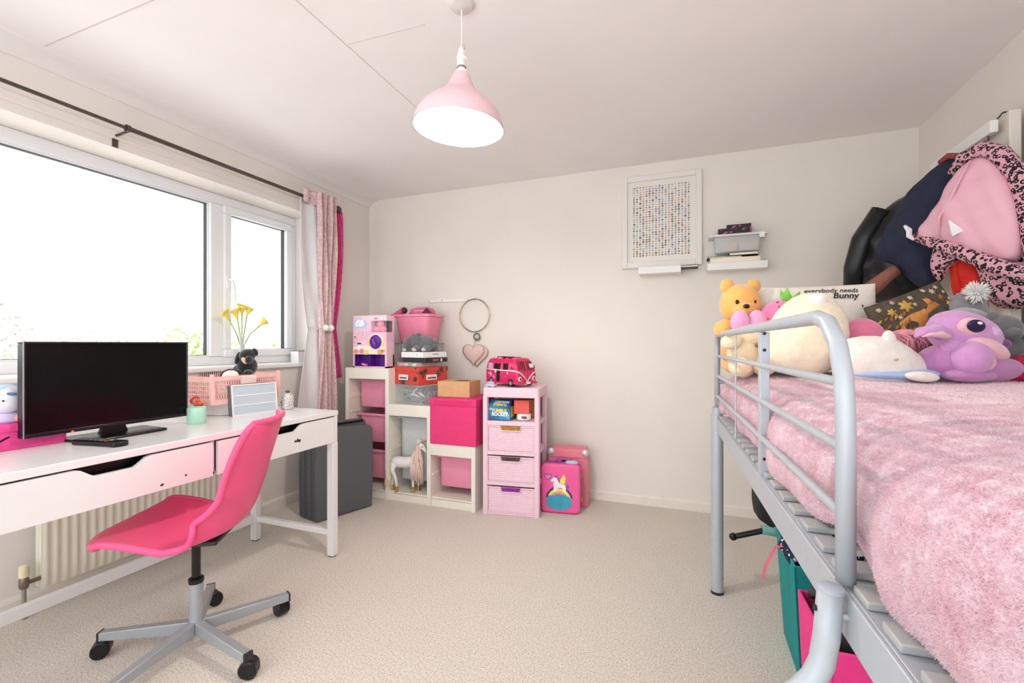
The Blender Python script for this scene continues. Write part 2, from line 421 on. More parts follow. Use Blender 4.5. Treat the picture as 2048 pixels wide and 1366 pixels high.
# ------------------------------------------------------------------ desk
DX0, DX1, DY0, DY1, DZ = -2.325, -1.733, .61, 1.945, .768
dk = thing('desk', 'long white lacquered desk with two drawers below the window', 'desk', (DX0, DY0, 0))
w_, l_ = DX1-DX0, DY1-DY0
ob('top', B(-.002, w_+.002, -.002, l_+.002, DZ-.026, DZ), WOODW, dk, bev=.003)
ob('case', MB().box(0, .018, .02, l_-.02, .62, DZ-.026).box(0, w_-.02, 0.002, .02, .60, DZ-.026).box(0, w_-.002, l_-.022, l_-.002, .60, DZ-.026).box(.0, w_-.02, .02, l_-.02, .605, .615).box(0, w_-.02, .653, .669, .605, DZ-.026), WOODW, dk)
for (y0, y1, h0, h1) in ((.022, .650, .235, .41), (.672, l_-.024, .925, 1.085)):
    out = [(y0, .603), (y1, .603), (y1, .736), (h1+.02, .736), (h1+.005, .732), (h1-.022, .712), (h1-.034, .706), (h0+.034, .706), (h0+.022, .712), (h0-.005, .732), (h0-.02, .736), (y0, .736)]
    dr = ob('drawer', MB().prism(out, w_-.018, w_, 'yz'), WOODW, dk, bev=.0015, smooth=False)
    ob('drawer_recess', B(w_-.06, w_-.05, h0-.02, h1+.02, .69, .74), BLACK, dr)
    ob('drawer_box', MB().box(.03, w_-.05, y0+.01, y1-.01, .62, .63), pm('drawer_dark', '1d1a1a', .8), dr)
for (x, y) in ((0, 0), (w_-.04, 0), (0, l_-.036), (w_-.04, l_-.036)):
    lg = ob('leg', MB().box(x, x+.04, y, y+.036, .006, .6005), WOODW, dk, bev=.002)
    ob('foot_pad', B(x+.006, x+.034, y+.006, y+.03, 0, .006), DARK, lg)
for y in (.004, l_-.032): ob('stretcher', B(.04, w_-.04, y, y+.028, .112, .142), WOODW, dk, bev=.002)
ob('stretcher', B(.004, .03, .036, l_-.036, .105, .150), WOODW, dk, bev=.002)
STK = pm('sticker_black', '2a2427', .6)
ob('sticker', MB().prism([(1.045, .655), (1.052, .668), (1.058, .660), (1.066, .672), (1.072, .664), (1.085, .664), (1.082, .650), (1.065, .654)], w_, w_+.0006, 'yz'), STK, dk)
ob('sticker', MB().prism(circ(.004, 8, .545, .635), w_, w_+.0006, 'yz'), STK, dk)
ob('sticker', MB().prism([(.455, .622), (.462, .617), (.47, .624), (.463, .628)], w_, w_+.0006, 'yz'), STK, dk)
ob('sticker', B(w_-.10, w_-.075, 1.0, 1.05, DZ, DZ+.0006), pm('sticker_pale', 'c9c3c6', .6, .2, 200), dk)

# ------------------------------------------------------------------ swivel chair
CHP = pm('chair_pink_plastic', 'ef5586', .38, .015, 8, spec=.4)
SILV = pm('silver_paint', 'a7abb0', .38, .02, 30, metal=.35)
ch = thing('swivel_chair', 'bright pink plastic swivel chair on grey five star base', 'chair', (-1.685, 1.16, 0), 213)
# local +x is the way the chair faces
prof = [(.290, .452), (.278, .461), (.250, .466), (.17, .459), (.07, .440), (0, .430), (-.07, .432), (-.125, .447), (-.165, .478), (-.190, .525), (-.208, .585), (-.226, .655), (-.246, .73), (-.266, .80), (-.280, .848)]
def shell_fn(u, v):
    t = u*(len(prof)-1); i = min(int(t), len(prof)-2); fr = t-i
    p0, p1, p2, p3 = (Vector(prof[max(0, min(len(prof)-1, i+k))]) for k in (-1, 0, 1, 2))
    p = .5*((2*p1)+(p2-p0)*fr+(2*p0-5*p1+4*p2-p3)*fr*fr+(3*p1-p0-3*p2+p3)*fr**3)
    a = 2*v-1
    wid = .215+.012*math.sin(u*PI*2.2)-.035*math.exp(-((u-.56)/.10)**2)
    if u < .10: wid -= .03*(1-u/.10)**2
    if u > .86: wid -= .075*((u-.86)/.14)**2.4
    y = a*wid
    e = abs(a)**2.6
    seat = max(0, min(1, (0.60-u)/.18)); back = 1-seat
    up = .030*e*seat*math.sin(min(1, u/.5)*PI) + .024*abs(a)**4*max(0, 1-u/.22) + .05*e*max(0, 1-abs(u-.55)/.2)
    fwd = -.30*max(0, p.x)*abs(a)**2.4 + .062*e*back*(1-.35*max(0, (u-.8)/.2))+.05*e*max(0, 1-abs(u-.56)/.16)
    return (p.x+fwd, y, p.y+up)
ob('shell', MB().grid(shell_fn, 56, 33), CHP, ch, solid=.007, angle=0)
def rim_path():
    P_ = [shell_fn(k/40, 0) for k in range(41)]+[shell_fn(1, k/14) for k in range(1, 14)]+[shell_fn(1-k/40, 1) for k in range(41)]+[shell_fn(0, 1-k/14) for k in range(1, 14)]
    return P_
rim = []
for p in rim_path(): rim.append((p[0], p[1]*1.012, p[2]-.004))
ob('rim', MB().tube(rim, .0115, 8, closed=True), CHP, ch, angle=0)
ob('underseat_plate', MB().box(-.10, .10, -.09, .09, .408, .424).box(-.03, .12, -.02, .02, .391, .41), DARK, ch, bev=.004)
ob('column', MB().lathe([(.0145, .255), (.0145, .40), (.02, .408)], 18), BLACK, ch)
ob('collar', MB().lathe([(.024, .246), (.025, .252), (.025, .262), (.016, .268)], 20), BLACK, ch)
ob('stem', MB().lathe([(.022, .062), (.0225, .10), (.0225, .248)], 22), SILV, ch)
lv = ob('lever', MB().tube([(.02, -.05, .404), (.03, -.15, .40), (.03, -.20, .395)], [.004, .004, .007], 8), CHROME, ch)
for k in range(5):
    a = R(-8+72*k-213); M = Matrix.Rotation(a, 4, 'Z')
    arm = MB().prism([(.018, .062), (.018, .108), (.318, .090), (.318, .060)], -.0145, .0145, 'xz', M)
    ao = ob('base_arm', arm, SILV, ch, bev=.003)
    ob('arm_cap', MB().prism([(.316, .058), (.316, .092), (.322, .090), (.322, .060)], -.0155, .0155, 'xz', M), DARK, ao)
    M2 = M @ Matrix.Translation((.298, 0, 0)) @ Matrix.Rotation(R([40, 100, -60, 20, 75][k]), 4, 'Z')
    ca = ob('caster', MB().lathe([(.010, -.022), (.022, -.022), (.026, -.018), (.026, -.006), (.02, -.004), (.02, .004), (.026, .006), (.026, .018), (.022, .022), (.010, .022)], 20, M=M2 @ Matrix.Translation((.018, 0, .0265)) @ Matrix.Rotation(R(90), 4, 'X')), BLACK, ch)
    ob('caster_hood', MB().lathe([(.0285, -.024), (.0285, .024)], 20, M=M2 @ Matrix.Translation((.014, 0, .034)) @ Matrix.Rotation(R(90), 4, 'X')).cyl(M2 @ Vector((0, 0, .04)), M2 @ Vector((0, 0, .064)), .008), BLACK, ca, bev=.004)
# ------------------------------------------------------------------ storage unit
TX, TY = -2.385, 2.755
tr = thing('storage_unit', 'cream stepped toy storage frame standing in the room corner', 'storage unit', (TX, TY, 0))
TD = .44
cols = [(.0, .03, .945), (.355, .385, .945), (.70, .73, .69), (1.04, 1.07, .437)]
for (a, b, hh) in cols: ob('side_panel', B(a, b, 0, TD, 0, hh), TRO, tr, bev=.002)
for i, hh in enumerate((.945, .69, .437)):
    x0, x1 = cols[i][1], cols[i+1][0]
    ob('top_board', B(x0, x1, .018, TD, hh-.02, hh-.004), TRO, tr, bev=.002)
    ob('front_rail', B(x0, x1, .0, .018, hh-.082, hh), TRO, tr, bev=.003)
    ob('base_board', B(x0, x1, .012, TD, .052, .066), TRO, tr)
    ob('kick_board', B(x0, x1, .012, .028, 0, .056), TRO, tr, bev=.002)
    ob('back_rail', B(x0, x1, TD-.016, TD, .066, hh-.02) if i != 9 else None, TRO, tr)
    z = hh-.225
    while z > .1:
        for xx in (x0, x1-.008): ob('runner', B(xx, xx+.008, .02, TD-.03, z, z+.012), TRO, tr)
        z -= .112
def tub(w, d, h, taper=.02, r=.03, t=.003, fl=.02, lip=.018):
    """open tapered plastic bin, bottom at z 0, centred in x, y from 0"""
    m = MB(); n = None; rings = []
    def ring(w_, d_, z, r_): return [(a, b+d/2, z) for a, b in rrect(w_, d_, r_, 4)]
    rings = [ring(w-2*taper-.012, d-2*taper-.012, 0, r), ring(w-2*taper, d-2*taper, .008, r), ring(w-2*fl, d-2*fl, h-lip, r), ring(w, d, h-lip+.003, r*.7), ring(w, d, h-.002, r*.7), ring(w-.006, d-.006, h, r*.7),
             ring(w-2*fl-2*t, d-2*fl-2*t, h-.002, r), ring(w-2*taper-2*t, d-2*taper-2*t, .01, r)]
    n = len(rings[0]); vs = [p for q in rings for p in q]; fs = [tuple(range(n-1, -1, -1)), tuple((len(rings)-1)*n+k for k in range(n))]
    for i in range(len(rings)-1):
        for k in range(n):
            l = (k+1) % n; fs.append((i*n+k, i*n+l, (i+1)*n+l, (i+1)*n+k))
    return m.add(vs, fs)
def bin_(lab, x, z0, w, d, h, mat, y=.075, **k):
    o = ob('toy_bin', tub(w, d, h, **k), mat, loc=(TX+x, TY+y, z0), angle=50)
    return tag(o, lab, 'bin', 'bins in the storage unit')
bin_('pink plastic bin in the top slot of the tall column', .1925, .645, .318, .34, .21, PINKB)
bin_('pink plastic bin in the middle slot of the tall column', .1925, .385, .318, .34, .215, PINKB)
bin_('pink plastic bin in the bottom slot of the tall column', .1925, .118, .318, .34, .215, PINKB)
bin_('deep translucent white bin behind the toy unicorn', .5425, .13, .308, .33, .46, FROST, y=.09)
bin_('pink plastic bin in the lowest right hand slot', .885, .125, .303, .33, .218, PINKB, y=.06)
for i, (x, z, hx, s) in enumerate(((-.06, .05, 'f0c9d2', .07), (.05, .06, 'e8e0e0', .08), (.0, .17, 'f2a9bf', .07), (.07, .24, 'e3cfd4', .06))):
    t = ob('soft_toy', MB().ell((0, 0, 0), (s, s*.7, s*.9), (.3*i, .2, 0)), pm('contents_%d' % i, hx, .8), loc=(TX+.5425+x, TY+.25, .15+z+.03))
    tag(t, 'blurred %s shape seen through the translucent white bin, %s' % (('pale pink', 'off white', 'rose', 'beige')[i], ('low left', 'low right', 'middle', 'upper right')[i]), 'toy')

# toy unicorn standing on the base board
UW = pm('unicorn_white', 'efe9e8', .45, .02); GOLD = pm('gold_paint', 'b58f3e', .4, .15, 40, metal=.5)
MANE = pm('mane_pink', 'e9c6bd', .7, .12, 60, hex2='f6dcc8')
un = thing('toy_unicorn', 'white toy unicorn with gold hooves and pale pink mane', 'toy', (-1.895, 2.80, .066), 14)
sk = [(-.075, 0, .205), (-.05, 0, .212), (0, 0, .205), (.05, 0, .210), (.078, 0, .225)]
ob('body', MB().tube([(-.098, 0, .200), (-.088, 0, .205), (-.055, 0, .21), (0, 0, .203), (.045, 0, .21), (.075, 0, .222), (.088, 0, .235)], [.012, .032, .043, .040, .041, .034, .018], 14).tube([(.06, 0, .225), (.085, 0, .262), (.105, 0, .30), (.118, 0, .326)], [.036, .026, .020, .017], 12), UW, un, angle=0, sub=1)
hd = ob('head', MB().tube([(.105, 0, .335), (.118, 0, .333), (.138, 0, .315), (.155, 0, .292), (.163, 0, .280)], [.012, .022, .019, .012, .009], 12), UW, un, angle=0, sub=1)
for s in (-1, 1):
    ob('ear', MB().tube([(.108, s*.014, .35), (.104, s*.017, .365), (.102, s*.018, .376)], [.007, .006, .001], 8), UW, hd)
    ob('eye', MB().ell((.134, s*.0165, .323), (.005, .003, .005)), BLACK, hd)
ob('horn', MB().tube([(.125, 0, .348), (.15, 0, .36), (.178, 0, .372)], [.006, .0045, .001], 8), GOLD, hd)
for (x, x2, s) in ((.066, .070, -1), (.052, .095, 1), (-.072, -.052, -1), (-.082, -.098, 1)):
    lo = ob('leg', MB().tube([(x, s*.02, .20), (x+(.0 if x > 0 else -.012), s*.022, .15), ((x+x2)/2, s*.022, .105), (x2, s*.022, .06), (x2, s*.022, .034)], [.024, .018, .0115, .0095, .0085], 10), UW, un, angle=0)
    ob('hoof', MB().lathe([(.0135, 0), (.0125, .012), (.0095, .024), (.0088, .038)], 12, c=(x2, s*.022, 0)), GOLD, lo)
def strands(P0, P1, n, r, spread, seed, m=None):
    m = m or MB(); rr = random.Random(seed)
    for i in range(n):
        a = Vector(P0)+Vector([rr.uniform(-1, 1)*spread*.4 for _ in range(3)]); b = Vector(P1)+Vector((rr.uniform(-1, 1)*spread, rr.uniform(-1, 1)*spread, rr.uniform(-.6, .6)*spread))
        c = (a+b)/2+Vector((rr.uniform(-1, 1)*spread*.7, rr.uniform(-1, 1)*spread*.7, .02))
        m.tube([a, a*.5+c*.5, c, c*.45+b*.55, b], [r*.6, r, r, r*.9, r*.3], 5)
    return m
ob('mane', strands((.10, -.012, .335), (.118, -.03, .075), 30, .006, .030, 3, strands((.085, -.01, .29), (.085, -.032, .10), 20, .006, .025, 4)), MANE, un, angle=0)
ob('tail', strands((-.108, 0, .20), (-.125, -.01, .03), 22, .006, .018, 5), pm('tail_blond', 'e2cfae', .7, .12, 60), un, angle=0)

# ------------------------------------------------------------------ things on the storage unit
VP = pm('vending_pink', 'f7b9d2', .35, hex2='f9d6e2', vs=7); VV = pm('vending_violet', '5b1d8c', .3, .08)
CRM = pm('print_cream', 'f8ead8', .5); WPR = pm('print_white', 'fbf6f8', .5); LIL = pm('print_lilac', 'cfc4ea', .5); ORG = pm('print_orange', 'ee9f74', .5); YEL = pm('print_yellow', 'efe06f', .5)
PNK = pm('print_pink', 'f08ab4', .5); PUR = pm('print_purple', '9a4fb0', .5); BKP = pm('print_black', '1c1420', .5); BLU = pm('print_blue', 'b9d4ee', .5)
vb = thing('vending_machine_toy', 'pink vending machine toy box with purple dial on tall shelf', 'toy box', (-2.335, 2.775, .945), 0)
vw, vh, vd = .298, .385, .10
m = MB().box(0, vw, .006, vd, .098, .262).box(0, .165, .006, vd, .262, vh).box(.165, vw, .006, vd, .345, vh).box(.165, vw, .075, vd, .262, .345).box(0, .013, .006, vd, 0, .098).box(vw-.013, vw, .006, vd, 0, .098).box(.0, vw, .006, vd, 0, .010).box(.0, vw, .085, vd, .01, .098)
ob('case', m, VP, vb, smooth=False)
ob('compartment', MB().box(.013, vw-.013, .078, .084, .010, .098).box(.013, .145, .01, .078, .010, .014).box(.150, vw-.013, .01, .078, .010, .014).box(.013, .017, .01, .078, .014, .098).box(.145, .152, .008, .078, .010, .098).box(vw-.017, vw-.013, .01, .078, .014, .098), VV, vb, smooth=False)
def dec(name, out, mat, par, d0, d1, ox=0, oz=0): return ob(name, MB().prism([(a+ox, b+oz) for a, b in out], d0, d1, 'xz'), mat, par, smooth=False)
ob('window_pane', B(.165, vw, .0055, .007, .262, .345), pm('thin_pane', 'ffffff', .05, 0, alpha=.08), vb)
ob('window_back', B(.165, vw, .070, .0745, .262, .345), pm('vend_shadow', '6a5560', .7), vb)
for k, (x, z) in enumerate(((.193, .284), (.243, .284), (.222, .322))): ob('capsule_ball', MB().ell((x, .042, z), (.028, .028, .026)), pm('ball_pink', 'f490ad', .5), vb)
dl = ob('dial', MB().lathe([(.050, -.002), (.052, .004), (.045, .012), (.036, .013), (.033, .009), (.001, .009)], 28, M=Matrix.Translation((.205, .004, .190)) @ Matrix.Rotation(R(90), 4, 'X')), VV, vb)
ob('dial_grip', MB().cbox((.205, -.012, .190), (.012, .02, .05), (0, R(-28), 0)), pm('violet_light', '8a3fc0', .25), dl, bev=.003)
dec('print_ring', circ(.062, 24, .205, .19), WPR, vb, .0045, .006); dec('print_band', [(.137, .215), (.137, .165), (.150, .15), (.158, .16), (.150, .175), (.150, .205), (.158, .22)], YEL, vb, .004, .006); dec('print_band', [(.273, .215), (.273, .165), (.260, .15), (.252, .16), (.260, .175), (.260, .205), (.252, .22)], YEL, vb, .004, .006)
dec('print_lower', [(.004, .10), (vw-.004, .10), (vw-.004, .16), (.22, .135), (.12, .165), (.004, .15)], CRM, vb, .0035, .006)
for (x, z, r, mt) in ((.03, .118, .022, ORG), (.08, .122, .022, PNK), (.122, .112, .020, YEL), (.245, .118, .024, ORG), (.06, .15, .018, WPR), (.285-.01, .125, .015, ORG)): dec('print_sweet', circ(r, 14, x, z, r*.85), mt, vb, .0025, .006)
dec('coin_slot', rrect(.032, .010, .003, 3, .057, .178), BKP, vb, .003, .006)
dec('print_cloud', [(.02, .315), (.03, .305), (.09, .305), (.105, .318), (.10, .335), (.085, .355), (.065, .348), (.05, .36), (.035, .345), (.022, .335)], WPR, vb, .003, .006)
dec('print_sky', [(.006, .29), (.12, .29), (.13, .33), (.06, .375), (.006, .34)], BLU, vb, .0045, .006)
dec('print_eye', circ(.004, 8, .055, .328), BLU, vb, .002, .006); dec('print_mouth', circ(.003, 8, .045, .322), PUR, vb, .002, .006)
dec('print_bow', circ(.014, 12, .205, .362, .008), PNK, vb, .003, .006); dec('print_bow', circ(.012, 12, .255, .362, .010), WPR, vb, .003, .006)
for i, s in enumerate(('Vending', 'Machine')):
    text('lettering', s, PNK, vb, .036, (.067, .0045, .262-.031*i), (R(90), 0, 0), bold=.0016)
    text('lettering', s, WPR, vb, .036, (.066, .0030, .262-.031*i), (R(90), 0, 0), bold=.0004)
ob('bottle_toy', MB().ell((.085, .03, .022), (.032, .016, .009), (0, .2, 0)), PNK, vb)
t = thing('headset', 'black rounded headset peeking out behind the vending machine toy', 'headset', (-2.39, 2.90, .945))
ob('ear_cup', MB().ell((0, 0, .30), (.035, .03, .045)), BLACK, t); ob('ear_cup', MB().ell((.0, 0, .185), (.032, .03, .016)), BLACK, t)
ob('headband', MB().tube([(.01, .0, .30), (.05, .02, .25), (.05, .02, .10), (.02, .02, .006)], .012, 8), BLACK, t)

db = thing('clear_storage_box', 'clear box with dark contents under the stacked pink tub', 'storage box', (-1.985, 3.02, .958))
ob('shell', tub(.30, .25, .165, .012, .02, .003, .008, .014), CLEAR, db)
ob('lid', B(-.152, .152, -.001, .251, .160, .168), pm('lid_grey', '8f8f92', .4, alpha=.8), db, bev=.003)
ob('dark_contents', B(-.125, .125, .02, .22, .006, .115), pm('dark_stuff', '3b3a3e', .7, .35, 60), db, bev=.01)
ob('dark_contents', B(-.12, -.02, .025, .20, .115, .15), pm('dark_stuff', '3b3a3e', .7, .35, 60), db, bev=.01)
pt = ob('pink_tub', tub(.338, .26, .222, .038, .045, .003, .012, .02), pm('tub_pink', 'f492ae', .4, .02), loc=(-1.985, 3.0, 1.127), angle=50)
tag(pt, 'pink plastic tub stacked on top beside the corner', 'tub')
SAT = pm('satin_pink', 'd4608c', .35, .12, 30, sheen=.3)
t = thing('toiletry_bag', 'shiny pink bag lying in the stacked pink tub', 'bag', (-1.95, 3.12, 1.275))
ob('bag_body', MB().puff([(-.10, .03), (-.12, .085), (-.09, .125), (.02, .138), (.09, .125), (.12, .085), (.10, .03), (.0, .01)], .06, rings=7, wr=.004, seed=2), SAT, t, angle=0)
ob('zip', MB().tube([(-.09, -.045, .098), (0, -.058, .105), (.085, -.045, .098)], .004, 6), pm('zip_pale', 'ecc9d6', .4), t)
ob('mesh_panel', MB().prism([(.03, .085), (.075, .125), (.115, .085)], -.056, -.05), pm('maroon', '5d2338', .6), t)
t = thing('toy_wand', 'pink tube with dark end sticking up from the pink tub', 'toy', (-2.13, 3.09, 1.235))
ob('tube', MB().tube([(-.13, .0, .09), (-.05, 0, .115), (.03, 0, .15)], [.012, .02, .028], 12), SAT, t)
ob('tube_end', MB().ell((.04, -.005, .15), (.022, .028, .026)), pm('maroon', '5d2338', .6), t)

RB = (-2.03, 2.84)      # left corner of the red box
cb = thing('clear_stationery_box', 'clear plastic box of pens and craft bits under the red box', 'storage box', (-2.025, 2.845, .69), -13)
ob('shell', MB().prism(rrect(.285, .28, .02, 3, .145, .14), 0, .128, 'xy'), CLEAR, cb, bev=.002)
ob('lid', B(-.002, .292, -.004, .284, .128, .138), pm('clear_lid', 'c9cdcb', .3, alpha=.7), cb, bev=.003)
rr = random.Random(3)
for i, hx in enumerate(('8fb5c9', '3c4a55', 'e7ecec', 'ef5b92', '7fa05a', 'b9c4c8', '5f6f7a', 'd8e0e2', '6b8f9d', 'e3e6e0', '2f3338', 'a8c0b0', 'd75a86', 'c8d3d8', '7d8a92', 'e9efef', '4c5a66', 'b0bfc6')):
    p = Vector((rr.uniform(.04, .25), rr.uniform(.03, .10) if i < 13 else rr.uniform(.1, .25), rr.uniform(.015, .10))); a = rr.uniform(-1.2, 1.2); L = rr.uniform(.03, .055)
    q = Vector((math.cos(a), rr.uniform(-.3, .3), math.sin(a)*.6))*L
    a_, b_ = p-q, p+q
    for e in (a_, b_): e.x = min(.27, max(.02, e.x)); e.y = min(.265, max(.018, e.y)); e.z = min(.115, max(.013, e.z))
    ob('craft_piece', MB().tube([a_, (a_+b_)/2+Vector((0, 0, .004)), b_], [.006, .009, .005], 7), pm('craft_%d' % i, hx, .5), cb)
ob('craft_base', B(.02, .27, .11, .26, .005, .09), pm('craft_mix', '56606a', .7, hex2='b9c2c6', vs=70), cb)
RED = pm('red_print_box', 'd4463c', .45, hex2='4a3a36', vs=13, th=(.57, .61))
rb = thing('red_box', 'red floral cardboard storage box with white labels', 'box', (RB[0], RB[1], .829), -16)
ob('box_body', B(.002, .284, .002, .284, 0, .10), RED, rb, bev=.002)
ob('box_lid', B(0, .286, 0, .286, .095, .125), RED, rb, bev=.002)
for nm, M in (('a', Matrix.Identity(4)), ('b', Matrix.Translation((.286, 0, 0)) @ Matrix.Rotation(R(90), 4, 'Z'))):
    lb = ob('paper_label', MB().prism(rrect(.10, .038, .004, 2, .125, .052), -.002, .003, 'xz', M), pm('paper_white', 'f3efec', .6), rb)
    m = MB()
    for k in range(7): m.prism(rrect(.009, .012, .001, 1, .09+.0115*k, .048), -.003, .0, 'xz', M)
    ob('label_print', m, pm('ink_brown', '4a3532', .6), lb)
ty = thing('craft_tray', 'shallow clear tray of coloured craft packs on red box', 'tray', (-2.0, 2.855, .954), -14)
ob('tray_shell', B(0, .25, 0, .2, 0, .034), CLEAR, ty, bev=.004)
for k, (x, hx) in enumerate(((.035, 'ee8fae'), (.085, 'e8d8dc'), (.13, '6fa35c'), (.17, 'dfe6e0'), (.215, 'cf5a4a'))): ob('craft_pack', B(x-.02, x+.02, .01, .18, .004, .026), pm('pack_%d' % k, hx, .5, .2, 80), ty, bev=.004)
bk = thing('dark_book', 'dark boxed book with red print under the white box', 'book', (-1.955, 2.865, .989), -16)
ob('cover', B(0, .24, 0, .22, 0, .032), DARK, bk, bev=.002); ob('spine_print', B(.2395, .2406, .07, .13, .010, .022), pm('ink_red', 'b0625a', .5), bk); ob('spine_mark', B(.2395, .2406, .15, .165, .006, .026), pm('paper_white', 'f3efec', .6), bk)
wb = thing('white_box', 'flat white box lying under the plush elephant', 'box', (-1.965, 2.86, 1.022), -16)
ob('box_body', B(0, .235, 0, .23, 0, .04), pm('white_card', 'f2f1f1', .4, .01), wb, bev=.0015)
ob('small_mark', B(.165, .17, -.0004, .0, .016, .024), pm('ink_grey', '8a8a90', .5), wb); ob('side_print', B(.2348, .2356, .09, .15, .022, .028), pm('ink_grey', '8a8a90', .5), wb)
# elephant
ELG = pm('plush_grey', '68686c', .95, .1, 60, .5, 250, sheen=.6); ELP = pm('plush_grey_pale', 'b9b9bb', .95, .05, 60, .3, 250)
el = thing('plush_elephant', 'grey plush elephant lying on the white box', 'plush toy', (-1.83, 2.945, 1.062), 5)
ob('body', MB().ell((.015, 0, .062), (.085, .055, .058), (0, R(6), 0)), ELG, el, angle=0)
hd = ob('head', MB().ell((-.075, -.015, .075), (.048, .045, .055)), ELG, el, angle=0)
ob('trunk', MB().tube([(-.10, -.04, .085), (-.115, -.055, .05), (-.118, -.06, .022), (-.112, -.075, .012)], [.03, .026, .021, .017], 12), ELG, hd, angle=0)
ob('trunk_tip', MB().ell((-.112, -.082, .014), (.017, .010, .013)), ELP, hd, angle=0)
ob('ear', MB().ell((-.035, -.055, .085), (.028, .012, .05), (R(10), R(-25), 0)), ELG, hd, angle=0)
ob('ear', MB().ell((-.075, .04, .10), (.03, .012, .045), (R(-20), R(20), 0)), ELG, hd, angle=0)
for x, y in ((-.02, -.06), (.055, -.055), (-.02, .05), (.06, .05)):
    lo = ob('leg', MB().ell((x, y, .025), (.034, .035, .024)), ELG, el, angle=0)
    if y < 0: ob('sole', MB().ell((x-.01, y-.028, .018), (.020, .010, .015)), ELP, lo, angle=0)
ob('tail', MB().tube([(.09, .0, .09), (.115, -.01, .07), (.135, -.015, .055)], [.010, .012, .003], 8), ELG, el, angle=0)

pc = thing('fabric_cube', 'bright pink fabric storage cube on the lowest step', 'storage cube', (-1.655, 2.745, .437))
def cubefn(dz):
    return lambda u, v: None
ob('cube_body', B(0, .35, 0, .32, 0, .285), HOTP, pc, bev=.006)
ob('top_band', B(-.003, .353, -.004, .323, .262, .315), HOTP, pc, bev=.006)
ob('inner_base', B(.01, .34, .01, .31, .31, .3165), pm('hot_pink_dark', 'd22f6c', .9), pc)
for k in range(4): ob('crease', MB().tube([(.03, -.0045, .300-.008*k), (.15, -.006, .296-.009*k), (.32, -.0045, .303-.007*k)], .0022, 5), HOTP, pc)
kb = thing('cardboard_box', 'plain brown cardboard box on the pink fabric cube', 'box', (-1.625, 2.80, .7535), 3)
ob('box_body', B(0, .24, 0, .20, 0, .105), CARD, kb, bev=.002)
ob('flap', B(0, .24, .0, .099, .105, .108), CARD, kb); ob('flap', B(0, .24, .101, .20, .105, .108), CARD, kb)
ob('tape', B(.10, .19, .06, .14, .108, .1095), pm('tape_dark', '4a3a30', .5), kb)

# ------------------------------------------------------------------ drawer tower
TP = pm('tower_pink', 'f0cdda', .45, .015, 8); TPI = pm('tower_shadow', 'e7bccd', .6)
tw = thing('drawer_tower', 'pale pink plastic tower of three woven drawers and open shelf', 'drawer tower', (-1.262, 2.757, 0), 8)
tW, tD, tH = .378, .345, .835
ob('top', MB().prism(rrect(tW, tD, .02, 4, tW/2, tD/2), tH-.066, tH, 'xy'), TP, tw, bev=.006)
for x0 in (0, tW-.032):
    for y0 in (0, tD-.05): ob('post', MB().prism(rrect(.032, .05, .008, 3, x0+.016, y0+.025), 0, tH-.06, 'xy'), TP, tw)
for z in (.585, .392, .192):
    ob('shelf_frame', MB().box(.006, tW-.006, .006, tD-.006, z, z+.030), TP, tw, bev=.004)
ob('base_frame', B(.006, tW-.006, .006, tD-.006, .0, .014), TP, tw, bev=.004)
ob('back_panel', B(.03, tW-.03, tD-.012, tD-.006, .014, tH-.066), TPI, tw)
FW, FH = tW-.068, .165
def weave(u, v):      # basket weave relief of a drawer front
    x = u*FW; z = v*FH
    cx_, cz_ = .021, .0125
    row = int(z/cz_); xs = x+(row % 2)*cx_*.5+z*.25
    fx, fz = (xs/cx_) % 1, (z/cz_) % 1
    hgt = .0042*math.sin(fx*PI)**.6*math.sin(fz*PI)**.6
    e = min(u, 1-u, v*FH/FW*1.0+0, 1-v)
    if e < .02: hgt = 0
    return (x, -hgt, z)
wm = None
for z in (.418, .218, .018):
    k = (z-.018)/.4
    dr = ob('drawer', MB().box(.034, tW-.034, .012, .02, z, z+FH).box(.036, .040, .02, .30, z, z+.15).box(tW-.04, tW-.036, .02, .30, z, z+.15).box(.036, tW-.036, .02, .30, z, z+.004).box(.036, tW-.036, .296, .30, z, z+.15), TP, tw)
    if wm is None:
        o = ob('woven_front', MB().grid(weave, 140, 72), TP, dr, loc=(.034, .012, z), angle=0); wm = o.data
    else: ob('woven_front', wm, None, dr, loc=(.034, .012, z))
    ob('front_edge', MB().box(.030, .036, .004, .014, z, z+FH).box(tW-.036, tW-.030, .004, .014, z, z+FH).box(.03, tW-.03, .004, .014, z-.003, z+.004).box(.03, .118, .003, .014, z+FH-.006, z+FH+.002).box(tW-.118, tW-.03, .003, .014, z+FH-.006, z+FH+.002), TP, dr, bev=.0015)
    ob('handle_opening', MB().prism([(.125, FH-.002), (tW-.125, FH-.002), (tW-.133, FH-.03), (.133, FH-.03)], .0035, .0085, 'xz', Matrix.Translation((0, 0, z))), pm('opening_%d' % int(z*1000), {418: 'a97f1e', 218: '5a4038', 18: '8e2a8e'}[int(round(z*1000))], .8, .3, 60), dr)
    ob('handle_lip', MB().tube([(.118, .004, z+FH), (.128, .003, z+FH-.03), (tW-.128, .003, z+FH-.03), (tW-.118, .004, z+FH)], .004, 6), TP, dr)

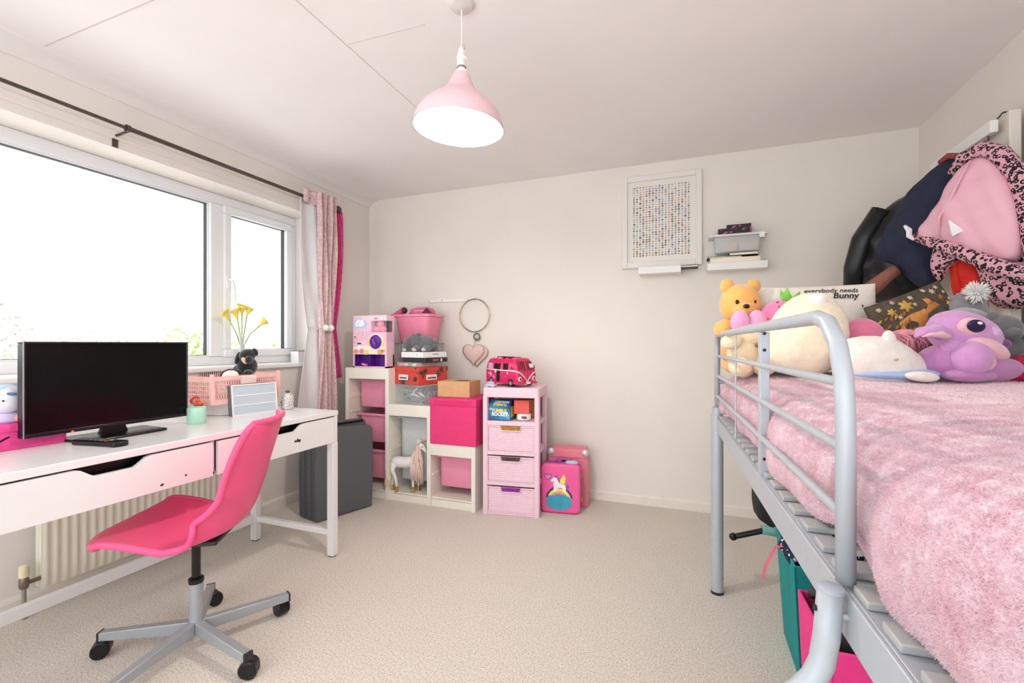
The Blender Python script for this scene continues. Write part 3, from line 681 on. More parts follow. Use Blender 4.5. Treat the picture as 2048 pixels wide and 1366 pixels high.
t = thing('game_box', 'blue space toy box lettered in yellow and white on the open shelf', 'toy box', (-1.237, 2.795, .615), 3)
GB = pm('game_blue', '1d3f74', .3, hex2='4aa6cf', vs=9)
ob('box_body', MB().prism([(0, .004), (.150, .004), (.150, .092), (0, .092)], 0, .12, 'xz').add([(0, 0, .092), (.150, 0, .092), (.150, .045, .128), (0, .045, .128), (0, .12, .128), (.150, .12, .128), (0, .12, .092), (.150, .12, .092)], [(0, 1, 2, 3), (3, 2, 5, 4), (0, 3, 4, 6), (1, 7, 5, 2), (6, 4, 5, 7)]), GB, t, smooth=False)
text('lettering', 'TUMBLE', YEL, t, .030, (.075, -.0008, .064), (R(90), 0, 0), bold=.0014, sx=.95)
text('lettering', 'ROCKET', WPR, t, .030, (.080, -.0008, .040), (R(90), 0, 0), bold=.0014, sx=.95)
text('lettering', 'TUMBLE', YEL, t, .026, (.080, .0125, .1035), (R(38.6), 0, R(0)), bold=.0012).rotation_euler = (Matrix.Rotation(R(38.6), 3, 'X') @ Matrix.Rotation(PI, 3, 'Z')).to_euler()
text('lettering', 'ROCKET', WPR, t, .026, (.085, .032, .119), (R(38.6), 0, R(0)), bold=.0012).rotation_euler = (Matrix.Rotation(R(38.6), 3, 'X') @ Matrix.Rotation(PI, 3, 'Z')).to_euler()
for (x, z, r) in ((.128, .05, .010), (.138, .035, .006), (.014, .075, .008), (.13, .022, .004)): dec('print_planet', circ(r, 12, x, z), BLU, t, -.0006, .001)
ob('side_print', B(.1498, .1506, .02, .10, .02, .09), YEL, t)
t = thing('jar', 'white round jar under the red envelope box', 'jar', (-1.015, 2.875, .615), 10)
ob('jar_body', MB().lathe([(.044, 0), (.048, .004), (.048, .042), (.044, .046)], 24), WHITE, t)
text('lettering', 'PER', BKP, t, .022, (.010, -.0490, .022), (R(90), 0, 0), bold=.001, sx=1.0)
ob('jar_band', MB().lathe([(.0484, .002), (.0486, .003), (.0486, .006), (.0484, .007)], 24, caps=False), pm('band_green', '6f8f6a', .5), t)
t = thing('red_envelope_box', 'small red box with envelope flap on the open shelf', 'box', (-1.065, 2.825, .6613), 12)
ob('box_body', B(0, .098, 0, .10, 0, .088), pm('coral_card', 'dd5c4c', .6, .03), t, bev=.001)
ob('flap', MB().prism([(0, .088), (.098, .088), (.06, .047), (.038, .047)], -.0014, .0, 'xz'), pm('coral_card', 'dd5c4c', .6, .03), t)
t = thing('orange_box', 'orange patterned box at the back of the open shelf', 'box', (-1.02, 2.945, .6155), 14)
ob('box_body', B(0, .075, 0, .11, 0, .125), pm('orange_pattern', 'e0843a', .5, hex2='8a5a30', vs=60), t, bev=.001); ob('box_edge', B(.0748, .0756, .0, .008, .0, .125), DARK, t)

# camper van toy
VN = pm('van_pink', 'd81f5f', .28, .02, coat=.4); VNW = pm('van_white', 'f6e6ea', .4); 
vn = thing('toy_camper_van', 'magenta toy camper van with white trim on drawer tower', 'toy van', (-1.135, 2.945, tH+.002), -24)
vl, vwid = .152, .095     # half length, half width
def vprof(z):             # body half width by height
    return vwid*(1 if z < .10 else 1-.20*((z-.10)/.09)**1.5)
rings = []
def vring(x, dz, k):
    P_ = []
    zs = [(.018, .96), (.03, 1.0), (.10, 1.0), (.135, .955), (.165, .88), (.183, .72), (.190, .35)]
    right = [(x, vwid*w*k, z*1.0-dz*(z > .12)) for z, w in zs]
    left = [(x, -b, c) for _, b, c in reversed(right)]
    return right+left
xs = [(-vl, .006, .93), (-vl+.01, .0, .985), (-vl+.05, 0, 1), (0, 0, 1), (.09, 0, 1), (.125, 0, .985), (.143, .004, .95), (.152, .012, .90)]
m = MB(); n = 14; vs = []; 
for (x, dz, k) in xs:
    for (a, b, c) in vring(x, dz, k):
        xx = a-max(0, (c-.095))*.42*(1 if a > .1 else 0)*((a-.1)/.052) if a > .1 else a+max(0, c-.12)*.15*(1 if a < -.13 else 0)
        vs.append((xx, b, c))
fs = [(i*n+k, i*n+(k+1) % n, (i+1)*n+(k+1) % n, (i+1)*n+k) for i in range(len(xs)-1) for k in range(n)]+[tuple(range(n-1, -1, -1)), tuple((len(xs)-1)*n+k for k in range(n))]
m.add(vs, fs); ob('body', m, VN, vn, angle=35)
def vx(c): return .1535-max(0, c-.095)*.42
for (x0, x1, z0, z1, mt) in ((-.125, -.083, .117, .155, 'pane'), (-.068, -.045, .115, .152, 'dark'), (.02, .066, .112, .154, 'dark')):
    ob('side_window', MB().prism([(x0, z0), (x1, z0), (x1-.002, z1), (x0+.002, z1)], -.0945, -.08, 'xz'), pm('van_pane', 'b9b4c0', .1) if mt == 'pane' else pm('van_dark', '241418', .2), vn)
ob('door_gap', MB().prism([(-.042, .03), (-.010, .03), (-.010, .152), (-.042, .152)], -.0962, -.08, 'xz'), pm('van_dark', '241418', .2), vn)
ob('windscreen', MB().add([(vx(.112)+.0015, -.078, .118), (vx(.112)+.0015, .078, .118), (vx(.168)+.0015, .062, .168), (vx(.168)+.0015, -.062, .168), (vx(.112)+.0025, 0, .106)], [(0, 4, 1, 2, 3)]), pm('screen_red', '8f0d33', .15, .2, 30), vn, smooth=False, solid=.001)
ob('screen_divider', MB().tube([(vx(.108)+.003, .0, .108), (vx(.168)+.003, 0, .168)], .003, 6), VN, vn)
ob('screen_sticker', MB().add([(vx(.12)+.004, .035, .125), (vx(.12)+.004, .072, .125), (vx(.15)+.004, .066, .150), (vx(.15)+.004, .035, .150)], [(0, 1, 2, 3)]), WPR, vn, smooth=False, solid=.0008)
vt = [(.1545, -.088, .100), (.1545, -.06, .088), (.1545, -.03, .065), (.1545, 0, .036), (.1545, .03, .065), (.1545, .06, .088), (.1545, .088, .100)]
ob('white_trim', MB().tube(vt, .0045, 6).tube([(-.15, -.0955, .112), (-.05, -.0965, .108), (.05, -.0965, .106), (.12, -.0945, .106), (.1545, -.088, .100)], .0045, 6).tube([(-.15, .0955, .112), (.12, .0945, .106), (.1545, .088, .100)], .0045, 6), VNW, vn, angle=0)
for s in (-1, 1):
    hl = ob('headlight', MB().lathe([(.016, 0), (.016, .004), (.012, .006), (.0, .006)], 18, M=Matrix.Translation((.151, s*.066, .052)) @ Matrix.Rotation(R(90), 4, 'Y')), VNW, vn)
    ob('headlight_lens', MB().lathe([(.010, 0), (.008, .002), (0, .002)], 14, M=Matrix.Translation((.157, s*.066, .052)) @ Matrix.Rotation(R(90), 4, 'Y')), pm('lens_grey', '6f5a62', .2), hl)
    for x in (-.095, .095):
        wh = ob('wheel', MB().lathe([(.018, -.014), (.026, -.012), (.028, 0), (.026, .012), (.018, .014)], 20, M=Matrix.Translation((x, s*.083, .028)) @ Matrix.Rotation(R(90), 4, 'X')), BLACK, vn)
        ob('hub_cap', MB().lathe([(.016, 0), (.015, .003), (.006, .005), (0, .005)], 16, M=Matrix.Translation((x, s*.097, .028)) @ Matrix.Rotation(R(90*s), 4, 'X')), VNW, wh)
    ob('mirror', MB().tube([(.115, s*.085, .115), (.118, s*.105, .122)], .002, 5).ell((.118, s*.108, .126), (.005, .003, .010)), BLACK, vn)
ob('bumper', MB().tube([(.12, -.098, .026), (.155, -.09, .024), (.160, 0, .024), (.155, .09, .024), (.12, .098, .026)], .007, 6), VN, vn)
ob('number_plate', B(.1605, .1675, -.018, .018, .018, .034), VNW, vn)
ob('roof_rack', MB().box(-.04, -.01, -.05, .05, .190, .196).box(.015, .05, -.05, .05, .190, .194).tube([(-.08, -.055, .190), (-.06, -.055, .197), (.06, -.055, .197), (.08, -.055, .190)], .003, 6), pm('van_dark_pink', '8e1440', .4), vn)
rr = random.Random(11)
for k in range(16):
    x = rr.uniform(-.14, -.05) if k < 10 else rr.uniform(.0, .07); z = rr.uniform(.045, .098); r = rr.uniform(.004, .010)
    ob('decal', MB().prism([(x+r*math.cos(a), z+r*math.sin(a)*rr.uniform(.6, 1.4)) for a in (0, .9, 2, 3, 4.2, 5.2)], -.0963, -.09, 'xz'), (WPR, PNK, PUR, pm('decal_hot', 'f05a9a', .4))[k % 4], vn, smooth=False)
t = thing('small_toy_car', 'small clear and lilac toy car beside the camper van', 'toy car', (-1.215, 2.79, tH), -5)
ob('chassis', B(-.035, .035, -.02, .02, .006, .02), LIL, t, bev=.004); ob('canopy', MB().ell((-.002, 0, .026), (.03, .018, .014)), pm('clear_lilac', 'd9cfe8', .1, alpha=.6), t)
for x in (-.022, .022):
    for y in (-.02, .02): ob('wheel', MB().lathe([(.007, -.004), (.009, 0), (.007, .004)], 12, M=Matrix.Translation((x, y, .009)) @ Matrix.Rotation(R(90), 4, 'X')), pm('wheel_silver', 'c9c9cf', .3), t)

# ------------------------------------------------------------------ suitcases
SP = pm('case_pink', 'f25fa0', .35, .02); SPD = pm('case_rim', 'd8296f', .35)
sc = thing('toy_suitcase', 'bright pink toy suitcase with unicorn and cloud picture', 'toy suitcase', (-.915, 2.925, 0), 8)
ob('back_shell', MB().prism(rrect(.258, .318, .03, 4, .129, .163), .045, .10, 'xz'), PUR, sc, bev=.008)
ob('front_shell', MB().prism(rrect(.262, .322, .03, 4, .131, .163), 0, .045, 'xz'), SP, sc, bev=.012, seg=3)
ob('base_lip', B(.02, .245, .0, .06, .002, .012), SPD, sc, bev=.004)
DP = lambda nm, out, mt, d: ob(nm, MB().prism(out, -d, .002, 'xz'), mt, sc, smooth=False)
cloud = [(.035, .07), (.045, .045), (.075, .030), (.12, .022), (.165, .028), (.195, .045), (.21, .07), (.205, .095), (.19, .115), (.165, .125), (.14, .122), (.115, .128), (.085, .118), (.06, .118), (.042, .10)]
DP('print_cloud', cloud, pm('print_teal', '3fa3bd', .3, .1, 20), .0022)
def arc(r0, r1, cx, cz, a0=12, a1=168, n=14): return [(cx+r0*math.cos(R(a0+(a1-a0)*k/n)), cz+r0*math.sin(R(a0+(a1-a0)*k/n))) for k in range(n+1)]+[(cx+r1*math.cos(R(a1-(a1-a0)*k/n)), cz+r1*math.sin(R(a1-(a1-a0)*k/n))) for k in range(n+1)]
DP('print_rainbow', arc(.092, .078, .125, .088), pm('print_navy', '4a3a6a', .4), .0012); DP('print_rainbow', arc(.078, .060, .125, .088), YEL, .0013); DP('print_rainbow', arc(.060, .046, .125, .088), ORG, .0014)
uni = [(.085, .145), (.09, .175), (.085, .195), (.095, .215), (.078, .205), (.068, .212), (.075, .225), (.095, .243), (.11, .24), (.12, .215), (.125, .2), (.15, .195), (.165, .19), (.17, .165), (.168, .14), (.155, .14), (.150, .16), (.14, .17), (.12, .17), (.108, .16), (.105, .143)]
DP('print_unicorn', uni, WPR, .0026); DP('print_mane', [(.09, .243), (.1, .25), (.115, .243), (.128, .22), (.13, .205), (.12, .21), (.112, .232)], PUR, .003)
DP('print_wing', [(.128, .195), (.13, .22), (.145, .245), (.158, .262), (.163, .245), (.17, .24), (.165, .222), (.165, .205), (.15, .192)], YEL, .003); DP('print_tail', [(.168, .185), (.182, .2), (.19, .18), (.185, .16), (.178, .15), (.175, .168)], PUR, .003)
DP('print_heart', [(.045, .215), (.025, .235), (.022, .252), (.033, .262), (.047, .252), (.06, .262), (.077, .252), (.075, .235)], PUR, .0012); DP('print_heart_inner', [(.047, .222), (.031, .237), (.029, .25), (.036, .255), (.047, .246), (.06, .255), (.07, .249), (.068, .237)], PNK, .0016)
for z in (.09, .245): ob('clasp', MB().box(.258, .268, .03, .06, z-.02, z+.02).box(.262, .274, .036, .054, z-.012, z+.012), GOLD, sc, bev=.003)
ob('top_cloud', MB().ell((.2, .07, .322), (.045, .03, .016)), BLU, sc); ob('carry_handle', MB().tube([(.09, .07, .32), (.10, .07, .345), (.16, .07, .345), (.17, .07, .32)], .006, 8), PUR, sc)
s2 = thing('small_suitcase', 'coral pink toy trunk with silver corners behind the suitcase', 'toy suitcase', (-.905, 3.08, 0), 6)
ob('trunk_body', MB().prism([(0, 0), (.27, 0), (.27, .35), (.25, .395), (.02, .395), (0, .35)], 0, .14, 'xz'), pm('trunk_coral', 'f08396', .4, .02), s2, bev=.006)
for x in (.018, .252): ob('corner_guard', MB().ell((x, .005, .372), (.028, .018, .026)), pm('guard_silver', 'd9d3d2', .35, metal=.3), s2)
ob('lid_seam', B(-.001, .271, -.002, .142, .335, .340), pm('trunk_line', 'c9586e', .5), s2)
for x in (.105, .155): ob('clasp', MB().ell((x, -.002, .315), (.013, .006, .011)), DARK, s2)

# ------------------------------------------------------------------ folded mattress
FM = pm('grey_fabric', '5b5d60', .9, .04, 60, .25, 300)
fm = thing('folded_mattress', 'dark grey folding mattress standing on edge beside desk', 'mattress', (-2.16, 2.235, 0), 71.5)
for i, (y0, y1, dx, hh) in enumerate(((0, .062, 0, .565), (.066, .128, -.006, .60), (.132, .198, -.012, .585))):
    pn = ob('panel', MB().prism([(dx, .004+.0*i), (dx+.40, .004), (dx+.415, hh*.5), (dx+.405, hh-.03), (dx+.39, hh), (dx+.0, hh+.012), (dx-.006, hh*.5)], y0, y1, 'xz'), FM, fm, bev=.012, seg=3)
    for yy in (y0+.004, y1-.004): ob('piping', MB().tube([(dx+.004, yy, .010), (dx+.396, yy, .010), (dx+.409, yy, hh*.5), (dx+.399, yy, hh-.034), (dx+.385, yy, hh-.006), (dx+.006, yy, hh+.004), (dx-.001, yy, hh*.5)], .0035, 5, closed=True), FM, pn)
ob('hinge_strip', B(.02, .37, .055, .14, .585, .60), BLACK, fm, bev=.006)
# ------------------------------------------------------------------ mid sleeper bed
BR = 2.77; BO = (.125, 2.26, 0)
bed = thing('mid_sleeper_bed', 'grey tubular metal raised bed frame with guard rails', 'bed', BO, BR)
BW, BL = .93, 1.99
for (x, y) in ((0, 0), (BW, 0), (0, -BL), (BW, -BL)):
    lg = ob('leg', MB().cyl((x, y, .004), (x, y, .80), .026, n=20).cyl((x, y, .80), (x, y, .835), .022, n=20), GREYM, bed)
    ob('foot_cap', MB().cyl((x, y, 0), (x, y, .012), .0272, n=20), DARK, lg)
for x, s in ((0, 1), (BW, -1)):
    rl = ob('side_rail', MB().box(x-.006*s, x, -BL+.02, -.02, .733, .793).box(x, x+.042*s, -BL+.02, -.02, .785, .793) if s > 0 else MB().box(x, x+.006, -BL+.02, -.02, .733, .793).box(x-.042, x, -BL+.02, -.02, .785, .793), GREYM, bed, bev=.0015)
for y in (0, -BL): ob('end_rail', B(.02, BW-.02, y-.015, y+.015, .738, .788), GREYM, bed, bev=.004)
SLM = pm('slat_grey', 'aeafae', .5, .02); SLW = pm('slat_steel', '8b8e92', .45, .03, metal=.3)
yy = -.075; k = 0
while yy > -BL+.05:
    sl = ob('slat', B(.05, BW-.05, yy-.019, yy+.019, .794, .800), SLW, bed)
    for x0, x1 in ((.004, .058), (BW-.058, BW-.004)): ob('slat_holder', B(x0, x1, yy-.022, yy+.022, .7935, .804), SLM, sl, bev=.002)
    yy -= .0825
def guard(x, nm, y_end):
    g = ob('guard_rail', MB().tube([(x, -.0, .80), (x, 0, 1.10), (x, -.006, 1.14), (x, -.03, 1.158), (x, -.07, 1.162), (x, y_end+.12, 1.162), (x, y_end+.07, 1.152), (x, y_end+.03, 1.120), (x, y_end+.008, 1.075), (x, y_end, 1.02), (x, y_end, .80)], .012, 14), GREYM, bed, angle=0)
    for z in (1.067, .978, .887): ob('guard_bar', MB().cyl((x, -.005, z), (x, y_end+.004, z), .0072, n=12), GREYM, bed)
    mp_ = ob('guard_post', B(x-.004, x+.018, -.975, -.949, .79, 1.15), GREYM, bed, bev=.002)
    for z in (1.146, 1.105, .835): ob('bolt_hole', MB().lathe([(.004, 0), (.004, .002), (0, .002)], 10, M=Matrix.Translation((x+.006, -.9755, z)) @ Matrix.Rotation(R(90), 4, 'X')), BLACK, mp_)
    ob('guard_wire', MB().cyl((x, -.55, .80), (x, -.55, 1.155), .0028, n=6), GREYM, bed)
guard(0, 'a', -1.525); guard(BW, 'b', -1.90)
for z in (1.10, .95): ob('end_bar', MB().cyl((0, 0, z), (BW, 0, z), .009, n=12), GREYM, bed)
# ladder hooked over the side
ld = thing('bed_ladder', 'grey tubular ladder leaning against the near side of bed', 'ladder', BO, BR)
for dy in (-1.548, -1.90):
    st = ob('stringer', MB().tube([(-.024, dy, .800), (-.029, dy, .735), (-.034, dy, .700), (-.044, dy-.002, .678), (-.061, dy-.004, .658), (-.108, dy-.010, .62), (-.30, dy-.02, .012)], .0155, 16), GREYM, ld, angle=0)
    ob('end_cap', MB().lathe([(.0158, -.003), (.0158, .002), (.013, .004), (0, .004)], 20, c=(-.024, dy, .799)), pm('cap_grey', 'a9b0ba', .4), st)
    ob('screw_hole', MB().lathe([(.004, 0), (.004, .002), (0, .002)], 10, M=Matrix.Translation((-.0415, dy-.002, .772)) @ Matrix.Rotation(R(-90), 4, 'Y')), BLACK, st)
    ob('hook', MB().cyl((-.026, dy, .765), (-.004, dy, .765), .005, n=10), GREYM, st)
for z, x in ((.45, -.181), (.22, -.243)): ob('rung', MB().cyl((x, -1.55, z), (x, -1.93, z), .012), GREYM, ld)

mt = ob('mattress', B(.08, .88, -1.94, -.05, .806, .955), pm('mattress_ticking', 'f0dfe2', .9, .02), loc=BO, rot=(0, 0, R(BR)), bev=.03, seg=3)
tag(mt, 'thin mattress lying on the bed slats under the pink blanket', 'mattress')

# fluffy blanket
FUR = pm('fleece_pink', 'eac6d0', .95, hex2='f2dde4', vs=22, detail=4, sheen=.25, th=(.30, .66), spec=.05)
prof = [(.032, .812), (.020, .840), (.016, .875), (.018, .915), (.030, .948), (.058, .974), (.095, .990), (.15, .998), (.25, 1.002), (.40, 1.0), (.60, .998), (.80, .998), (.89, .985), (.925, .95), (.93, .88), (.925, .83)]
plen = [0]
for a, b in zip(prof, prof[1:]): plen.append(plen[-1]+math.hypot(b[0]-a[0], b[1]-a[1]))
def bprof(v):
    d = v*plen[-1]
    for i in range(len(prof)-1):
        if d <= plen[i+1] or i == len(prof)-2:
            t = (d-plen[i])/(plen[i+1]-plen[i]); p0, p1, p2, p3 = (Vector(prof[max(0, min(len(prof)-1, i+k))]) for k in (-1, 0, 1, 2))
            return .5*((2*p1)+(p2-p0)*t+(2*p0-5*p1+4*p2-p3)*t*t+(3*p1-p0-3*p2+p3)*t**3)
def bfn(u, v):
    y = -.015-1.975*u; p = bprof(v); side = max(0, 1-v/.30)
    bul = .008*math.sin(y*5.1+.6)+.006*math.sin(y*11+1+v*6)+.004*math.sin(y*23+v*15)
    out = side*(bul+(.014 if y < -1.56 else 0)*min(1, (-y-1.56)/.05 if y < -1.56 else 0))
    x = p.x-out; z = p.y
    z += (1-side)*(.006*math.sin(y*4+p.x*5)+.004*math.sin(p.x*13+y*6)+.003*math.sin(y*17-p.x*8))
    crease = math.exp(-((y+1.03-.15*(p.x))/.02)**2)*(.012 if .12 < v < .4 else .006)
    z -= crease; x += crease*.6*side
    if v < .04: z += .008*math.sin(y*9+2)+.006*math.sin(y*21)
    if y > -.05: z -= .05*(1-(-y-.015)/.035)**2
    if z < .8065: z = .8065
    return (x, y, z)
NU, NV = 170, 60
PILE = pm('fleece_pile', 'ebccd5', .95, hex2='f3e2e8', vs=22, detail=4, th=(.30, .66))   # thin fibres let light through
_n = PILE.node_tree; _p = _n.nodes['Principled BSDF']; _c = _p.inputs['Base Color'].links[0].from_socket
_df = _n.nodes.new('ShaderNodeBsdfDiffuse'); _tl = _n.nodes.new('ShaderNodeBsdfTranslucent'); _ms = _n.nodes.new('ShaderNodeMixShader'); _ms.inputs[0].default_value = .45
_n.links.new(_c, _df.inputs['Color']); _n.links.new(_c, _tl.inputs['Color']); _n.links.new(_df.outputs[0], _ms.inputs[1]); _n.links.new(_tl.outputs[0], _ms.inputs[2])
_n.links.new(_ms.outputs[0], _n.nodes['Material Output'].inputs['Surface']); _n.nodes.remove(_p)
bl = thing('fleece_blanket', 'fluffy pale pink blanket covering the raised bed', 'blanket', BO, BR)
ob('blanket_cloth', MB().grid(bfn, NU, NV), FUR, bl, angle=0)
# pile: one mesh of tapered tufts
rng = np.random.default_rng(5)
GV = np.array([bfn(i/(NU-1), j/(NV-1)) for i in range(NU) for j in range(NV)]).reshape(NU, NV, 3)
du = np.gradient(GV, axis=0); dv = np.gradient(GV, axis=1); GN = np.cross(du, dv); GN /= np.linalg.norm(GN, axis=2, keepdims=True)
if GN[NU//2, 20, 2] < 0: GN = -GN
def sample(n, ulo, uhi, vlo, vhi, ln, wd, zclip=True):
    u = rng.uniform(ulo, uhi, n)*(NU-1); v = rng.uniform(vlo, vhi, n)*(NV-1)
    i = np.minimum(u.astype(int), NU-2); j = np.minimum(v.astype(int), NV-2); fu = (u-i)[:, None]; fv = (v-j)[:, None]
    L4 = lambda G: G[i, j]*(1-fu)*(1-fv)+G[i+1, j]*fu*(1-fv)+G[i, j+1]*(1-fu)*fv+G[i+1, j+1]*fu*fv
    P_ = L4(GV); N_ = L4(GN); N_ /= np.linalg.norm(N_, axis=1, keepdims=True)
    cl_ = np.sin(P_[:, :1]*70+P_[:, 1:2]*55)*.3
    rv = rng.normal(0, 1, (n, 3)); rv -= N_*np.sum(rv*N_, 1, keepdims=True)
    rv = rv*.55; rv[:, 2] -= .30; q_ = P_[:, 0]+P_[:, 2]; rv[:, 1] += .28*np.sin(P_[:, 1]*97+q_*61)*np.sin(q_*113-P_[:, 1]*43+1.3); rv[:, 2] += .25*np.sin(P_[:, 1]*71-q_*89+.7)*np.sin(q_*57+P_[:, 1]*119)
    l = (ln*rng.uniform(.6, 1.25, n))[:, None]
    D = N_*.75+rv*.9; D /= np.linalg.norm(D, axis=1, keepdims=True)
    D2 = N_*.45+rv*1.1; D2 /= np.linalg.norm(D2, axis=1, keepdims=True)
    Wv = np.cross(D, rng.normal(0, 1, (n, 3))); Wv /= np.linalg.norm(Wv, axis=1, keepdims=True); Wv = Wv*(wd*rng.uniform(.7, 1.3, n))[:, None]
    sgn = np.sign(np.sum(np.cross(Wv, D)*N_, 1, keepdims=True)); sgn[sgn == 0] = 1; Wv = Wv*sgn
    b = P_-N_*.002; m_ = b+D*l*.6; t = m_+D2*l*.5
    t[:, 2] = np.maximum(t[:, 2], .8055); m_[:, 2] = np.maximum(m_[:, 2], .8055)
    V = np.stack([b-Wv*.6, b+Wv*.6, m_+Wv*.55, m_-Wv*.55, t+Wv*.12, t-Wv*.12], 1)
    return V.reshape(-1, 3)
VV_ = np.concatenate([sample(230000, .70, 1.0, 0, .40, .0060, .0008), sample(100000, .42, .72, 0, .42, .0062, .0011), sample(50000, .0, .45, 0, .30, .007, .0018), sample(34000, .0, .5, .28, .92, .006, .0022), sample(20000, .48, .72, .40, .92, .006, .0020), sample(30000, .7, 1.0, .38, .92, .006, .0018)])
nt_ = len(VV_)//6
me = bpy.data.meshes.new('pile'); me.vertices.add(len(VV_)); me.vertices.foreach_set('co', VV_.astype(np.float32).ravel())
base = np.arange(nt_)[:, None]*6; Q1 = (base+np.array([[0, 1, 2, 3]])); Q2 = (base+np.array([[3, 2, 4, 5]])); LP = np.stack([Q1, Q2], 1).reshape(-1)
me.loops.add(len(LP)); me.loops.foreach_set('vertex_index', LP.astype(np.int32)); npol = nt_*2
me.polygons.add(npol); me.polygons.foreach_set('loop_start', (np.arange(npol)*4).astype(np.int32)); me.polygons.foreach_set('loop_total', np.full(npol, 4, np.int32))
me.polygons.foreach_set('use_smooth', np.ones(npol, bool)); me.update(calc_edges=True); me.materials.append(PILE)
po = ob('blanket_pile', me, None, bl, kind='stuff')

# ------------------------------------------------------------------ cushions and toys on the bed
def plush(name, hexc, **k): return pm(name, hexc, .95, .05, 40, .25, 220, sheen=.5, **k)
CA = 20.92
LINEN = pm('linen', 'e9e0d8', .9, .03, 40, .2, 350); INK = pm('ink_dark', '33302f', .7); LEAFK = pm('leaf_print', '5d5f58', .7); BLUSH = pm('print_blush', 'e29aa6', .7)
bp = thing('bunny_cushion', 'white square cushion with leaf wreath and handwritten words', 'cushion', (.255, 2.16, 1.012), 2, rot=(R(-9), 0, R(4)))
_cm = cushion(0, .456, -.002, .356, .06, .05); surf = front_of(_cm); ob('cushion_body', _cm, LINEN, bp, angle=0)
laid_text('everybody', INK, bp, .028, .250, .322, surf, .25, .0003)
laid_text('needs', INK, bp, .028, .350, .322, surf, .25, .0003)
laid_text('Bunny', INK, bp, .036, .335, .298, surf, .25, .0008)
rr = random.Random(8)
for k in range(46):
    a = R(-35+245*k/45); r = .172+rr.uniform(-.012, .012); x, z = .255+r*math.cos(a)*1.05, .175+r*math.sin(a)*.86
    if z > .335: z = .335
    if .16 < x < .42 and z > .27: continue
    b = a+R(90)+rr.choice((-.7, .7)); L = rr.uniform(.012, .020); wdt = .0035
    d_ = Vector((math.cos(b), math.sin(b))); n_ = Vector((-d_.y, d_.x))*wdt; c = Vector((x, z))
    pts = [c-d_*L*.5, c+n_, c+d_*L*.5, c-n_]
    ob('leaf_print', MB().add([(p.x, surf(p.x, p.y)-.0015, p.y) for p in pts]+[(p.x, surf(p.x, p.y)+.003, p.y) for p in pts], [(0, 1, 2, 3), (4, 7, 6, 5), (0, 4, 5, 1), (1, 5, 6, 2), (2, 6, 7, 3), (3, 7, 4, 0)]), BLUSH if k % 7 == 0 else (LEAFK, INK)[k % 2], bp, smooth=False)

FX = pm('fox_cloth', '4a4138', .9, hex2='5d5244', vs=30); FOX = pm('fox_orange', 'cf8a4c', .85, .08, 40); OCH = pm('ochre', 'c9a24e', .85, .1, 50); BEI = pm('beige_flower', 'cdb49c', .85, .05); RST = pm('rust_leaf', '9a6a3c', .85, .1)
fx = thing('fox_cushion', 'dark brown woodland print cushion with orange animal', 'cushion', (.872, 2.135, 1.018), 0, rot=(R(-10), R(-20), R(21)))
_cm = cushion(-.152, .152, .058, .314, .05, .045); _ff = front_of(_cm); ob('cushion_body', _cm, FX, fx, angle=0)
fsurf = lambda x, z: _ff(x, z)-.0015
def fpr(nm, out, mt):
    yv = [fsurf(*p) for p in out]; m_ = MB(); n = len(out)
    cx_, cz_ = sum(p[0] for p in out)/n, sum(p[1] for p in out)/n
    m_.add([(p[0], y, p[1]) for p, y in zip(out, yv)]+[(cx_, min(min(yv), fsurf(cx_, cz_)), cz_)], [(i, (i+1) % n, n) for i in range(n)])
    ob(nm, m_, mt, fx, solid=.0008)
fpr('animal_print', [(x-.03, z+.02) for x, z in [(-.06, .14), (-.065, .175), (-.045, .205), (-.01, .215), (.03, .215), (.06, .222), (.075, .235), (.095, .225), (.105, .21), (.07, .203), (.045, .195), (.03, .17), (.0, .145)]], FOX)
fpr('ear_print', [(.035, .242), (.03, .272), (.052, .268), (.058, .248)], FOX)
for (x, z, r, mt) in ((-.035, .268, .024, OCH), (-.09, .262, .016, OCH), (.0, .29, .010, BEI), (.085, .285, .012, BEI), (.11, .295, .009, BEI), (.06, .298, .009, BEI), (.10, .255, .014, RST), (-.12, .285, .010, BEI), (-.065, .295, .009, BEI), (.125, .27, .008, BEI), (.115, .225, .012, OCH), (-.075, .235, .009, BEI), (.13, .24, .008, BEI), (-.005, .262, .008, BEI)):
    fpr('flower_print', [(x+r*(1 if k % 3 else .55)*math.cos(PI*k/9+x*40), z+r*(1 if k % 3 else .55)*math.sin(PI*k/9+x*40)) for k in range(18)], mt)
for k in range(30):
    x, z = -.135+.016*(k % 6)+rr.uniform(-.004, .004), .12+.030*(k//6)+rr.uniform(-.006, .006); a = rr.uniform(.6, 1.3)
    fpr('leaf_print', [(x-.014*math.cos(a), z-.014*math.sin(a)), (x+.005, z-.003), (x+.014*math.cos(a), z+.014*math.sin(a)), (x-.005, z+.003)], RST if k % 3 else OCH)

